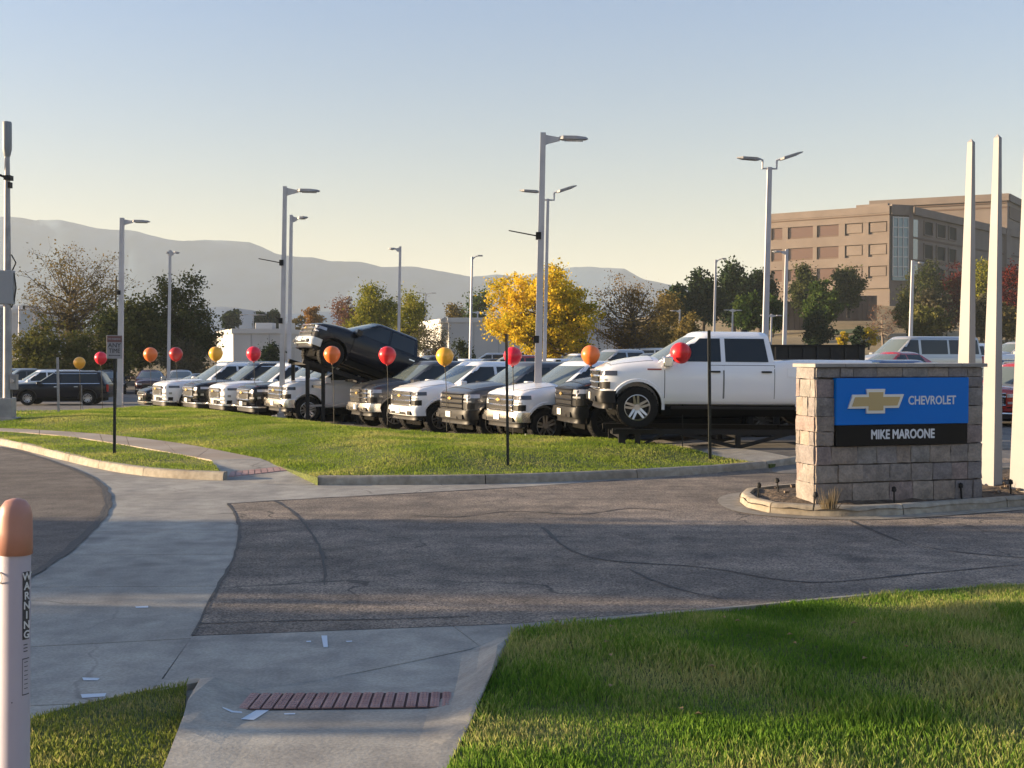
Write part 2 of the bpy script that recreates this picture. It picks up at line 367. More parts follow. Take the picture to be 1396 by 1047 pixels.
# tactile paving: eighteen narrow plates across the ramp
tact = mat('tactile_plate', (.36, .22, .2), .8, var=[(4, 5, (.30, .175, .16), (.40, .26, .24), .35, .65)], bump=(60, .4, .004))
tactd = mat('tactile_joint', (.07, .03, .03), .9)
tp = empty('tactile_paving', kind='structure')
tl0, tl1 = G(341, 944, .05), G(322, 967.5, .08); tr0, tr1 = G(617.5, 941.5, .05), G(617, 963, .08)
def tq(u, v):
    a = [tl0[i]+(tr0[i]-tl0[i])*u for i in (0, 1)]; b = [tl1[i]+(tr1[i]-tl1[i])*u for i in (0, 1)]
    x, y = a[0]+(b[0]-a[0])*v, a[1]+(b[1]-a[1])*v; return x, y
def tz(u, v, dz): x, y = tq(u, v); return (x, y, zramp(x, y)+.004+dz)
MB().add([tz(u/10, v, .003) for u in range(11) for v in (0, 1)], [(2*u, 2*u+1, 2*u+3, 2*u+2) for u in range(10)]).obj('bedding', tactd, tp)
NT = 18; dm = MB()
for i in range(NT):
    u0, u1 = (i+.08)/NT, (i+.86)/NT
    mb = MB(); mb.add([tz(u0, .03, .010), tz(u1, .03, .010), tz(u1, .97, .010), tz(u0, .97, .010), tz(u0, .03, .0), tz(u1, .03, 0), tz(u1, .97, 0), tz(u0, .97, 0)],
                      [(0, 1, 2, 3), (0, 4, 5, 1), (1, 5, 6, 2), (2, 6, 7, 3), (3, 7, 4, 0)])
    mb.obj('paver', tact, tp)
    for r_ in range(8):
        for c_ in (.32, .68):
            x, y, z = tz(u0+(u1-u0)*c_, .09+.82*r_/7, .010)
            dm.add([(x+.011*cos(k*pi/3), y+.011*sin(k*pi/3), z) for k in range(6)]+[(x+.006*cos(k*pi/3), y+.006*sin(k*pi/3), z+.006) for k in range(6)],
                   [(k, (k+1) % 6, 6+(k+1) % 6, 6+k) for k in range(6)]+[tuple(range(6, 12))])
dm.obj('dome', tact, tp, kind='stuff')
# utility paint marks
def mark(pts, z=.012, zfun=None):
    g = poly(pts, .06 if zfun else 0); sheet('paint_mark', g, white_mark, .0035 if zfun else z-.002, .05, zfun=zfun)
mark([(352, 969), (371, 968), (346, 990), (328, 990)], .009, zramp2)
mark([(303, 975), (318, 978), (330, 976), (330, 978.5), (316, 981), (304, 977)], .009, zramp2)
mark([(387, 977.5), (403, 976.8), (402, 979.5), (388, 980)], .009, zramp2)
for q in ([(184, 828), (202, 827), (202, 829.5), (186, 830)], [(112, 925), (136, 926), (133, 929), (114, 929)], [(110, 948), (145, 946.5), (143, 951), (112, 953)]): mark(q, .010)
for q in ([(417, 875.5), (424, 875), (424, 877), (418, 877)], [(471, 875.5), (480, 875), (480, 876.5), (473, 877)], [(438, 868), (446, 868), (447, 884), (441, 884)]): mark(q, .012)
# asphalt sheets
sheet('left_road', C1+[G(-600, 900), G(-600, 640)], asphalt2, .009, 1.5)
road_poly = C2[::-1]+poly([(310, 687), (490, 677), (700, 665.5), (850, 655), (940, 648.5), (1085, 641), (1200, 630), (1700, 600)])+[(40, 15), (30, 8)]+asph_low[::-1][:-1]
sheet('main_road', road_poly, asphalt, .009, 1.2)
# tar seams and wear along the asphalt edges
def ribbon(name, line, w, m, z=.013, jit=.3, zfun=None):
    mb = MB(); rnd = random.Random(len(line)+int(w*1000)); L = smoothline(line, 5); vs = []
    for i, p in enumerate(L):
        q0, q1 = L[max(0, i-1)], L[min(len(L)-1, i+1)]; d = Vector((q1[0]-q0[0], q1[1]-q0[1])).normalized()
        wa = w*(.5+rnd.uniform(-jit, jit)); wb = w*(.5+rnd.uniform(-jit, jit))
        for s_, ww in ((1, wa), (-1, wb)):
            x, y = p[0]-d.y*s_*ww, p[1]+d.x*s_*ww; vs.append((x, y, (zfun or zf)(x, y)+z))
    mb.add(vs, [(2*i, 2*i+1, 2*i+3, 2*i+2) for i in range(len(L)-1)])
    mb.obj(name, m, kind='structure')
ribbon('tar_seam', poly(curve1[1:-1]), .10, tar, .013, .2)
ribbon('tar_seam', poly(curve2), .03, tar, .013, .4)
ribbon('tar_seam', poly([(310, 687.5), (400, 682), (490, 677), (600, 671), (700, 665.5), (850, 655)]), .045, tar, .013, .4)
ribbon('crack_seal', poly([(375, 684), (395, 696), (412, 712), (430, 735), (440, 760), (442, 800)]), .03, tar, .014, .48)
ribbon('crack_seal', poly([(1160, 711), (1190, 724), (1225, 738), (1290, 752), (1396, 762)]), .03, tar, .014, .48)
ribbon('crack_seal', poly([(860, 778), (890, 792), (930, 806), (985, 818)]), .035, tar, .014, .48)
ribbon('crack_seal', poly([(560, 703), (620, 706), (700, 698), (790, 702), (860, 694), (930, 699)]), .035, tar, .014, .48)
ribbon('crack_seal', poly([(270, 852), (400, 848), (520, 846), (640, 842)]), .02, tar, .014, .4)
ribbon('crack_seal', poly([(740, 720), (800, 760), (960, 775), (1100, 795), (1250, 784), (1396, 771)]), .03, tar, .014, .48)
# thin concrete edge of the road by the near lawn
# ---------------------------------------------------------------- kerbs made of stones
def kerb(name, line, h=.15, w=.16, L=2.4, side=1, zfun=None, close=False):
    """line = foot of the face; the kerb body lies on `side` (1 = left of travel)"""
    zfun = zfun or zf; root = empty(name, kind='structure')
    P_ = [Vector(p) for p in line]; d = [0]
    for i in range(1, len(P_)): d.append(d[-1]+(P_[i]-P_[i-1]).length)
    def at(s_):
        s_ = min(max(s_, 0), d[-1]-1e-6)
        for i in range(len(d)-1):
            if d[i+1] >= s_: t = (s_-d[i])/(d[i+1]-d[i]+1e-9); return P_[i].lerp(P_[i+1], t), (P_[i+1]-P_[i]).normalized()
    n = max(1, round(d[-1]/L)); prof = [(0, -.03), (.012, h*.6), (.03, h*.93), (.055, h), (w, h+.002), (w, -.03)]
    for k in range(n):
        a, b = d[-1]*k/n+.008, d[-1]*(k+1)/n-.008; m_ = max(1, int((b-a)/.5)); vs = []
        for j in range(m_+1):
            p, t = at(a+(b-a)*j/m_); q0, _ = at(a+(b-a)*j/m_-.3); q1, _ = at(a+(b-a)*j/m_+.3); t = (q1-q0).normalized() if (q1-q0).length > 1e-5 else t
            nx, ny = -t.y*side, t.x*side
            for (o_, z_) in prof: x, y = p.x+nx*o_, p.y+ny*o_; vs.append((x, y, zfun(p.x, p.y)+z_))
        N = len(prof); fs = [(j*N+i, j*N+(i+1), (j+1)*N+(i+1), (j+1)*N+i) for j in range(m_) for i in range(N-1)]
        fs += [tuple(range(N)), tuple(m_*N+i for i in range(N))]
        MB().add(vs, fs).obj('kerb_stone', kerbm, root, smooth=50)
    MB().add([(p.x-.0, p.y, zfun(p.x, p.y)-.02) for p in P_]+[(p.x, p.y, zfun(p.x, p.y)-.06) for p in P_], [(i, i+1, len(P_)+i+1, len(P_)+i) for i in range(len(P_)-1)])
    return root
kerb('verge_kerb', K1, side=1, L=1.9)
kerb('berm_kerb', K2, side=1, L=3.0)
kerb('corner_kerb', poly(lower_left_kerb, .0), h=.05, side=1, L=2.6, w=.14)
# edge strip of the near lawn
nl_edge = smoothline(edge_bottom, 4)
kerb('lawn_edge_kerb', nl_edge, h=.055, w=.10, side=-1, L=3)
# ---------------------------------------------------------------- far ramp, sidewalk, lawns behind
Z = .15
far_ramp_c = poly([(304, 655.5), (415, 661)])
def zfr(x, y):
    a, b = Vector(far_ramp_c[0]), Vector(far_ramp_c[1]); d = (b-a).normalized(); s_ = abs((x-a.x)*(-d.y)+(y-a.y)*d.x)
    return Z*min(1, s_/2.0)+.004
fr_poly = [far_ramp_c[0], far_ramp_c[1], G(433, 657, .05), G(372, 631.6, Z), G(353, 624.5, Z), G(288, 627, Z)]
frr = empty('far_kerb_ramp', kind='structure')
sheet('concrete_slab', fr_poly, concm, 0, .5, zfun=zfr, kind=None, skirt=.02, parent=frr)
a0, a1, b0, b1 = G(314, 645.5, .04), G(311, 650.5, .03), G(388, 642.2, .04), G(392, 646.2, .03)
for i in range(9):
    u0, u1 = (i+.06)/9, (i+.92)/9
    q = [(a0[0]+(b0[0]-a0[0])*u0, a0[1]+(b0[1]-a0[1])*u0), (a0[0]+(b0[0]-a0[0])*u1, a0[1]+(b0[1]-a0[1])*u1), (a1[0]+(b1[0]-a1[0])*u1, a1[1]+(b1[1]-a1[1])*u1), (a1[0]+(b1[0]-a1[0])*u0, a1[1]+(b1[1]-a1[1])*u0)]
    MB().add([(x, y, zfr(x, y)+.012) for x, y in q]+[(x, y, zfr(x, y)-.01) for x, y in q], [(0, 1, 2, 3), (0, 4, 5, 1), (1, 5, 6, 2), (2, 6, 7, 3), (3, 7, 4, 0)]).obj('paver', tact, frr)
walk_up = [(353, 624.5), (251, 605), (172, 595), (118, 590), (54, 586), (0, 583.5), (-80, 581)]
walk_lo = [(288, 627), (211, 613), (107, 596.5), (25, 589), (-80, 585)]
WU = smoothline(poly(walk_up, Z), 3); WL = smoothline(poly(walk_lo, Z), 3)
walk_poly = WU+WL[::-1]
sw = empty('sidewalk', kind='structure'); rest = walk_poly
walkm = mat('walk_concrete', (.34, .28, .22), .85, var=[(.6, 5, (.28, .22, .17), (.38, .32, .26), .35, .65)], bump=(40, .3, .006))
for k in range(1, 9):
    t = k/9; i = int(t*(len(WU)-1)); j = int(t*(len(WL)-1))
    piece = clip(rest, WU[i], WL[j], -1, .006); rest2 = clip(rest, WU[i], WL[j], 1, .006)
    if len(piece) > 2 and len(rest2) > 2:
        ca = sum(p[0] for p in piece)/len(piece); cb = sum(p[0] for p in rest2)/len(rest2)
        if ca < cb: piece, rest2 = rest2, piece
        sheet('concrete_slab', piece, walkm, Z-.0, .8, zfun=lambda x, y: 0, kind=None, skirt=.03, parent=sw); rest = rest2
sheet('concrete_slab', rest, walkm, Z, .8, zfun=lambda x, y: 0, kind=None, skirt=.03, parent=sw)
verge_poly = WL+[G(-80, 588.5, Z)]+[(p[0]-.05, p[1]+.16) for p in K1 if p[0] > -19]
# berm
berm_low = WU[::-1]+[G(372, 631.6, Z), G(433, 650, Z)]+[(p[0], p[1]+.17) for p in K2 if p[0] < 5.6]
berm_up = [(1050, 628.5), (1000, 624), (940, 618), (860, 611), (770, 605), (700, 602), (600, 596.5), (500, 589), (440, 583), (380, 577), (290, 566), (210, 559), (150, 561), (60, 570), (-80, 577)]
BU = poly(berm_up, .2)
berm_poly = berm_low+smoothline(BU, 3)
def segdist(x, y, ln):
    best = 99
    for i in range(len(ln)-1):
        (x0, y0), (x1, y1) = ln[i], ln[i+1]; L = (x1-x0)**2+(y1-y0)**2+1e-12
        t = min(1, max(0, ((x-x0)*(x1-x0)+(y-y0)*(y1-y0))/L)); best = min(best, math.hypot(x-x0-t*(x1-x0), y-y0-t*(y1-y0)))
    return best
BL = [(p[0], p[1]) for p in berm_low]
def zberm(x, y): return .135+.20*ss(0, 3.0, segdist(x, y, BL))+.03*sin(x*1.3+y*.7)*ss(.5, 2, segdist(x, y, BL))
def zflat15(x, y): return .135+.02*sin(x*1.7)*sin(y*1.3)
sheet('berm_turf', berm_poly, turf, 0, .6, zfun=zberm, skirt=.2)
sheet('verge_turf', verge_poly, turf, 0, .6, zfun=zflat15, skirt=.1)
ribbon('lot_edge_strip', [(p[0]+.25, p[1]+.55) for p in BU], 1.1, concm, .012, 0)  # pale concrete strip added to give the sunlit edge of the lot
rear_poly = poly([(-80, 548), (60, 547), (150, 548), (166, 554), (150, 560), (60, 566), (-80, 572)], .1)
sheet('rear_turf', rear_poly, turf, .1, 1.2, skirt=.1)
# near lawns
lawn_poly = [(p[0], p[1]-.10) for p in nl_edge]+[G(1750, 780, LH), (10, 3), (-.6, 2.5)]+rr[::-1][:-1]
lawn_poly = [(p[0], p[1]-.09) for p in nl_edge]+[(16, 11), (12, 3), (-.7, 2.6)]+rr[::-1][:-1]
def zlawn(x, y): return .04+.06*ss(0, 1.5, segdist(x, y, nl_edge))+.06*ss(1.5, 6, segdist(x, y, nl_edge))+.02*sin(x*1.1+2)*sin(y*1.4)
sheet('near_lawn_turf', lawn_poly, turf, 0, .5, zfun=zlawn, skirt=.1)
ll = poly(lower_left_kerb, .0)
cl_poly = [(p[0]-.02, p[1]-.15) for p in ll]+[(-5, 2.5)]+rl[::-1][:-1]
def zcl(x, y): return .05+.015*sin(x*3)*sin(y*2.5)
sheet('corner_lawn_turf', cl_poly, turf, 0, .4, zfun=zcl, skirt=.1)

# ---------------------------------------------------------------- grass blades
def grass(name, pg, zfun, dens, h, w, m, seed, fade=None, lean=.35, ymax=None):
    rg = np.random.RandomState(seed); xs = [p[0] for p in pg]; ys = [p[1] for p in pg]
    A = (max(xs)-min(xs))*(max(ys)-min(ys)); n = int(A*dens)
    X = rg.uniform(min(xs), max(xs), n); Y = rg.uniform(min(ys), max(ys), n)
    k = inside(pg, X, Y) & (np.abs(X) < Y*.5+.6)
    if fade is not None: k &= rg.rand(n) < fade(X, Y)
    X = X[k]; Y = Y[k]; n = len(X)
    # height table on a coarse grid
    gx = np.linspace(min(xs), max(xs), 70); gy = np.linspace(min(ys), max(ys), 70)
    T = np.array([[zfun(a, b) for a in gx] for b in gy])
    fx = (X-gx[0])/(gx[-1]-gx[0])*68.999; fy = (Y-gy[0])/(gy[-1]-gy[0])*68.999; ix = fx.astype(int); iy = fy.astype(int); fx -= ix; fy -= iy
    Zb = T[iy, ix]*(1-fx)*(1-fy)+T[iy, ix+1]*fx*(1-fy)+T[iy+1, ix]*(1-fx)*fy+T[iy+1, ix+1]*fx*fy
    patch = .75+.35*np.sin(X*1.9+np.sin(Y*2.3)*1.5)*np.sin(Y*1.6+np.sin(X*1.2))+.2*np.sin(X*5.1+Y*3.3)
    H = h*(.45+.8*rg.rand(n))*np.clip(patch, .5, 1.4); ang = rg.rand(n)*2*pi; la = rg.rand(n)*2*pi; ln_ = lean*H*(.3+rg.rand(n))
    wx = np.cos(ang)*w*.5; wy = np.sin(ang)*w*.5; lx = np.cos(la)*ln_; ly = np.sin(la)*ln_
    V = np.empty((n, 4, 3))
    V[:, 0] = np.stack([X-wx, Y-wy, Zb-.01], 1); V[:, 1] = np.stack([X+wx, Y+wy, Zb-.01], 1)
    V[:, 2] = np.stack([X+lx*.4+wx*.8, Y+ly*.4+wy*.8, Zb+H*.6], 1); V[:, 3] = np.stack([X+lx, Y+ly, Zb+H], 1)
    F = np.arange(n*4).reshape(n, 4)[:, [0, 1, 2, 3]]
    me = npmesh(name, V.reshape(-1, 3), F, m); return link(name, me, m, kind='stuff')
gm_near = leafmat('grass_near', (.08, .17, .022), (.165, .29, .04), (.44, .42, .16), .5, .75, .45, .75)
gm_far = leafmat('grass_far', (.11, .185, .028), (.21, .285, .045), (.38, .37, .13), .5, .5, .45, .65)
gm_dry = leafmat('grass_dry', (.11, .17, .028), (.23, .27, .06), (.44, .38, .17), .5, 2.2)
grass('lawn_grass', lawn_poly, zlawn, 6200, .062, .0055, gm_near, 1, fade=lambda X, Y: np.clip((11/np.maximum(Y, 4))**1.6, 0, 1)*.85, lean=.42)
grass('corner_grass', cl_poly, zcl, 6000, .045, .0055, gm_dry, 2, lean=.5)
grass('verge_grass', verge_poly, zflat15, 900, .035, .012, gm_far, 3, lean=.6)
grass('berm_grass', berm_poly, zberm, 1100, .045, .013, gm_far, 4, lean=.6)
grass('rear_lawn_grass', rear_poly, lambda x, y: zf(x, y)+.1, 120, .07, .035, gm_far, 5)
# fallen leaves on the lawn
lf = MB(); rnd = random.Random(5)
for k in range(60):
    x, y = rnd.uniform(.2, 5.5), rnd.uniform(6.3, 12.5)
    if not inside(lawn_poly, np.array([x]), np.array([y]))[0]: continue
    a = rnd.uniform(0, 6.3); z = zlawn(x, y)+.055; r_ = rnd.uniform(.015, .03)
    lf.add([(x+r_*cos(a), y+r_*sin(a), z), (x+r_*.6*cos(a+1.6), y+r_*.6*sin(a+1.6), z+.012), (x-r_*cos(a), y-r_*sin(a), z), (x+r_*.6*cos(a-1.6), y+r_*.6*sin(a-1.6), z+.012)], [(0, 1, 2), (0, 2, 3)])
lf.obj('fallen_leaves', mat('dead_leaf', (.3, .2, .09), .8), kind='stuff')

# ---------------------------------------------------------------- mountains
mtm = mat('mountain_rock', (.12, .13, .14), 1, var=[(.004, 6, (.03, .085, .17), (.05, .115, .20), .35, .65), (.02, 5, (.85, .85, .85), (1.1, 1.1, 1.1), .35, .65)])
ridge = [(-400, 330), (-200, 305), (-80, 293), (0, 295), (29, 296.5), (48, 300), (82, 299.7), (99, 303), (134, 311.5), (164, 313), (183, 314), (200, 319), (228, 326), (250, 328.5), (280, 327), (310, 328), (341, 330), (358, 336.5), (377, 346), (400, 350), (426, 350.6), (455, 356.5), (492, 356.5), (519, 364), (562, 363), (604, 370), (643, 377.5), (677, 374), (706, 377.5), (745, 370), (786, 364), (803.5, 363.6), (852, 366.5), (877, 381), (915, 388), (980, 400), (1060, 420), (1200, 440), (1500, 445), (2000, 440)]
def ridge_y(px):
    for i in range(len(ridge)-1):
        if ridge[i][0] <= px <= ridge[i+1][0]: t = (px-ridge[i][0])/(ridge[i+1][0]-ridge[i][0]); return ridge[i][1]*(1-t)+ridge[i+1][1]*t
    return 440
MD = 2400.0
from mathutils import noise as mnoise
def mountains(name, D0, D1, D2, top, jag):
    cols = 420; prof = [0, .12, .28, .45, .62, .78, .9, 1.0, 1.25, 1.6]
    hs = [0, .09, .24, .42, .60, .78, .92, 1.0, .8, .3]; vs = []
    for c in range(cols+1):
        px = -380+c*2350/cols; zt = top(px)
        for j, (p, h) in enumerate(zip(prof, hs)):
            D = D0+(D1-D0)*min(p, 1)+(D2-D1)*max(0, p-1)
            x = (px-698)/FPX*D; nz = mnoise.noise(Vector((x*.004, D*.004, 3)))+.5*mnoise.noise(Vector((x*.012, D*.01, 7)))
            zr = max(-5, zt*h+nz*jag*(1 if j < 7 else .0 if j == 7 else 1)*(.3+h))
            if j == 7: zr = zt+mnoise.noise(Vector((x*.03, 1, 1)))*1.6+mnoise.noise(Vector((x*.09, 4, 1)))*.8
            vs.append((x, D, zr))
    N = len(prof); MB().add(vs, [(c*N+j, c*N+j+1, (c+1)*N+j+1, (c+1)*N+j) for c in range(cols) for j in range(N-1)]).obj(name, mtm, kind='structure', smooth='all')
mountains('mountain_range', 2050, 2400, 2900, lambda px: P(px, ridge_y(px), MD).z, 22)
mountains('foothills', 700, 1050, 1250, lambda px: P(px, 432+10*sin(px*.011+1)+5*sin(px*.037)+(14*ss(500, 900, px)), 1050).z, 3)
# haze: one box of thin air round everything, open sky above it
hz = bpy.data.materials.new('haze_air'); hz.use_nodes = True; hn = hz.node_tree; hn.nodes.clear()
ho = hn.nodes.new('ShaderNodeOutputMaterial'); pv = hn.nodes.new('ShaderNodeVolumePrincipled')
pv.inputs['Density'].default_value = HAZE_DENSITY; pv.inputs['Color'].default_value = (.74, .87, .96, 1); pv.inputs['Anisotropy'].default_value = 0
hn.links.new(pv.outputs[0], ho.inputs['Volume'])
MB().box((-5300, -5300, -8), (5300, 5300, 320)).obj('haze', hz, kind='stuff')
# ================================================================ vehicles
tyre_m = mat('tyre_rubber', (.010, .010, .010), .8, spec=.25)
rim_m = mat('alloy', (.55, .55, .56), .3, 1)
rimd_m = mat('black_alloy', (.03, .03, .03), .35, .3)
chrome = mat('chrome', (.80, .78, .75), .27, 1)
blackp = mat('black_plastic', (.010, .010, .011), .5, spec=.35)
glass = mat('vehicle_glass', (.015, .02, .024), .04, 0, spec=.5)
shield = mat('windshield_glass', (.10, .125, .125), .05, 0, spec=1.0)
lampg = mat('lamp_lens', (.42, .42, .44), .12, .35)
lampd = mat('dark_lamp_lens', (.06, .06, .07), .1, .2, spec=.9)
redl = mat('tail_lens', (.35, .015, .012), .2)
plate_m = mat('number_plate', (.7, .7, .66), .5)
gold = mat('gold_badge', (.5, .36, .14), .4, .8)
seam_m = mat('door_seam', (.006, .006, .006), .9, spec=.1)
under_m = mat('underbody', (.006, .006, .006), .9, spec=.1)
PAINT = dict(white=mat('paint_white', (.82, .83, .86), .25, 0, coat=.8), black=mat('paint_black', (.006, .007, .010), .25, 0, coat=.25, spec=.35),
             grey=mat('paint_grey', (.06, .063, .07), .28, .3, coat=.5), navy=mat('paint_navy', (.004, .006, .013), .25, 0, coat=.2, spec=.3),
             silver=mat('paint_silver', (.42, .43, .44), .28, .5, coat=.8), red=mat('paint_red', (.32, .022, .016), .25, 0, coat=1),
             orange=mat('paint_orange', (.42, .10, .04), .3, 0, coat=.8), maroon=mat('paint_maroon', (.06, .016, .018), .25, .1, coat=1),
             blue=mat('paint_blue', (.03, .07, .18), .25, .1, coat=1), tan=mat('paint_tan', (.3, .27, .22), .3, .3, coat=.8))
KIND = {}
def lerp(a, b, t): return a+(b-a)*t
def interp(tab, x):
    if x <= tab[0][0]: return tab[0][1:]
    for i in range(len(tab)-1):
        if tab[i][0] <= x <= tab[i+1][0]:
            t = (x-tab[i][0])/(tab[i+1][0]-tab[i][0]+1e-9); return tuple(lerp(a, b, t) for a, b in zip(tab[i][1:], tab[i+1][1:]))
    return tab[-1][1:]
def modded(mb, name, mods, smooth=True):
    o = bpy.data.objects.new(name, mb.mesh(name)); COL.objects.link(o); rm = []
    for kind, arg in mods:
        if kind == 'sub': m = o.modifiers.new('s', 'SUBSURF'); m.levels = arg; m.render_levels = arg
        else:
            c = bpy.data.objects.new('cut', arg.mesh('cut')); COL.objects.link(c); rm.append(c)
            m = o.modifiers.new('b', 'BOOLEAN'); m.operation = 'DIFFERENCE'; m.object = c; m.solver = 'EXACT'
    dg = bpy.context.evaluated_depsgraph_get(); me = bpy.data.meshes.new_from_object(o.evaluated_get(dg)); me.name = name
    for c in rm+[o]: bpy.data.objects.remove(c)
    if smooth: me.polygons.foreach_set('use_smooth', [True]*len(me.polygons)); me.set_sharp_from_angle(angle=radians(38))
    return me
def tree_of(me): return BVHTree.FromPolygons([v.co for v in me.vertices], [tuple(p.vertices) for p in me.polygons])
def patch(bvh, rows, off, thick=.01, axis='y', far=3.0):
    """rows: grid of (a,b) pairs projected on the body: axis 'y' from +y side at (x,z); axis 'x' from the front at (y,z). gives a closed plate"""
    R, C = len(rows), len(rows[0]); top = []; bot = []
    last = None
    for r in rows:
        for a, b in r:
            if axis == 'y': o, d = Vector((a, far, b)), Vector((0, -1, 0))
            elif axis == 'z': o, d = Vector((a, b, far+3)), Vector((0, 0, -1))
            elif axis == 'x': o, d = Vector((far+2, a, b)), Vector((-1, 0, 0))
            else: o, d = Vector((-far-2, a, b)), Vector((1, 0, 0))
            h = bvh.ray_cast(o, d)[0]
            if h is None: h = last if last is not None else Vector((a, .9, b))
            last = h; top.append(h-d*off); bot.append(h-d*(off-thick))
    mb = MB(); N = R*C
    fs = [(i*C+j, i*C+j+1, (i+1)*C+j+1, (i+1)*C+j) for i in range(R-1) for j in range(C-1)]
    rim = [j for j in range(C)]+[i*C+C-1 for i in range(1, R)]+[(R-1)*C+j for j in range(C-2, -1, -1)]+[i*C for i in range(R-2, 0, -1)]
    fs += [(rim[i], rim[(i+1) % len(rim)], rim[(i+1) % len(rim)]+N, rim[i]+N) for i in range(len(rim))]
    return mb.add(top+bot, fs)
def both(mb):
    n = MB(); n.add(mb.v, mb.f); n.add([(x, -y, z) for x, y, z in mb.v], mb.f); return n
def mirror(mb): return MB().add([(x, -y, z) for x, y, z in mb.v], mb.f)
def grid(l, r, b, t, nc=5, nr=4):
    """l(z01), r(z01) left/right bounds as functions of height; b,t heights"""
    return [[(lerp(l(i/(nr)), r(i/(nr)), j/nc), lerp(b, t, i/nr)) for j in range(nc+1)] for i in range(nr+1)]
def wrapbar(xc, hw, xend, z0, z1, n=5, out=.0, depth=.05, seg=22, lean=0):
    """a bar wrapping round the nose: superellipse plan"""
    mb = MB(); vs = []
    for k in range(seg+1):
        t = pi*k/seg; c, s = cos(t), sin(t); y = hw*math.copysign(abs(c)**(2/n), c); x = xend+(xc-xend)*abs(s)**(2/n)
        cy = -y/hw; nx, ny = (1, 0) if abs(c) < .75 else (.35, math.copysign(1, y))
        vs += [(x, y, z0), (x+lean, y, (z0+z1)/2), (x, y, z1), (x-nx*depth, y-ny*depth, z1), (x-nx*depth, y-ny*depth, z0)]
    return mb.add(vs, [(k*5+i, k*5+(i+1) % 5, (k+1)*5+(i+1) % 5, (k+1)*5+i) for k in range(seg) for i in range(5)]+[(0, 1, 2, 3, 4), tuple(seg*5+i for i in range(5))])
SPEC = {
 'pickup': dict(st=[(2.60, .62, 1.06, 1.10, .82, .70), (2.57, .55, 1.16, 1.21, .92, .80), (2.44, .46, 1.21, 1.28, .985, .84), (2.15, .44, 1.24, 1.38, 1.01, .84), (1.7, .44, 1.27, 1.45, 1.015, .84), (1.45, .44, 1.29, 1.46, 1.015, .84),
                    (1.2, .44, 1.30, 1.38, 1.015, .86), (-.92, .44, 1.31, 1.36, 1.015, .86), (-1.0, .44, 1.385, 1.41, 1.015, .92), (-2.75, .46, 1.385, 1.41, 1.01, .92), (-2.85, .5, 1.38, 1.40, .99, .90), (-2.88, .55, 1.36, 1.38, .97, .88)],
                belt=1.31, roof=1.88, crown=1.96, xf=(1.66, .74), xr=(-.94, -.84), hw=(.955, .76), ax=(1.875, -1.87), wr=.42, arch=.50, bed=(-1.09, -2.78, .80, .86),
                win=[(lambda t: .20, lambda t: lerp(1.36, .60, t)), (lambda t: lerp(-.76, -.68, t), lambda t: .11)],
                doors=[(.17, 1.33), (-.86, .14)], dz=(.50, 1.27), front=2.66, hwf=.99, w=1.02, rear=-2.9),
 'suv': dict(st=[(2.50, .55, .92, .96, .72, .60), (2.46, .45, 1.0, 1.05, .86, .74), (2.3, .36, 1.04, 1.12, .94, .78), (1.9, .34, 1.06, 1.17, .975, .80), (1.35, .34, 1.08, 1.20, .985, .80), (.9, .34, 1.10, 1.20, .985, .80),
                 (-1.2, .34, 1.12, 1.18, .985, .80), (-2.1, .36, 1.15, 1.2, .97, .80), (-2.45, .42, 1.14, 1.18, .93, .76), (-2.55, .5, 1.08, 1.12, .88, .70)],
                belt=1.12, roof=1.70, crown=1.77, xf=(1.22, .35), xr=(-2.46, -2.12), hw=(.93, .70), ax=(1.50, -1.52), wr=.37, arch=.44, bed=None,
                win=[(lambda t: lerp(-.10, -.10, t), lambda t: lerp(.92, .22, t)), (lambda t: lerp(-1.08, -1.05, t), lambda t: -.18), (lambda t: lerp(-2.12, -1.92, t), lambda t: lerp(-1.17, -1.14, t))],
                doors=[(-.12, .98), (-1.12, -.15)], dz=(.42, 1.09), front=2.56, hwf=.93, w=.985, rear=-2.58),
 'sedan': dict(st=[(2.30, .42, .66, .70, .66, .5), (2.25, .32, .74, .80, .80, .66), (2.05, .26, .78, .88, .88, .72), (1.6, .24, .82, .95, .905, .74), (.95, .24, .88, 1.0, .91, .74),
                   (-1.2, .24, .94, 1.02, .91, .74), (-1.9, .26, .97, 1.04, .90, .72), (-2.25, .32, .95, 1.02, .85, .68), (-2.36, .42, .86, .94, .78, .6)],
                belt=.94, roof=1.36, crown=1.44, xf=(1.18, .28), xr=(-1.78, -1.05), hw=(.84, .60), ax=(1.38, -1.36), wr=.33, arch=.40, bed=None,
                win=[(lambda t: lerp(-.12, -.12, t), lambda t: lerp(.86, .14, t)), (lambda t: lerp(-1.25, -.98, t), lambda t: -.2)],
                doors=[(-.15, .9), (-1.1, -.18)], dz=(.34, .9), front=2.34, hwf=.88, w=.91, rear=-2.38),
 'van': dict(st=[(2.80, .55, .95, 1.0, .84, .72), (2.76, .45, 1.05, 1.12, .92, .80), (2.55, .38, 1.12, 1.22, .98, .84), (2.1, .36, 1.18, 1.32, 1.0, .86), (1.7, .36, 1.24, 1.38, 1.0, .88), (-2.5, .36, 1.24, 1.34, 1.0, .88), (-2.78, .42, 1.22, 1.3, .98, .86), (-2.82, .5, 1.15, 1.25, .95, .8)],
                belt=1.24, roof=2.02, crown=2.10, xf=(1.95, 1.05), xr=(-2.78, -2.66), hw=(.97, .84), ax=(1.72, -1.75), wr=.38, arch=.45, bed=None,
                win=[(lambda t: lerp(.55, .55, t), lambda t: lerp(1.6, .98, t)), (lambda t: -.95, lambda t: .42), (lambda t: lerp(-2.6, -2.55, t), lambda t: -1.05)],
                doors=[(.5, 1.6)], dz=(.45, 1.2), front=2.86, hwf=.94, w=1.0, rear=-2.85),
}
SPEC['suv']['roofrail'] = 1
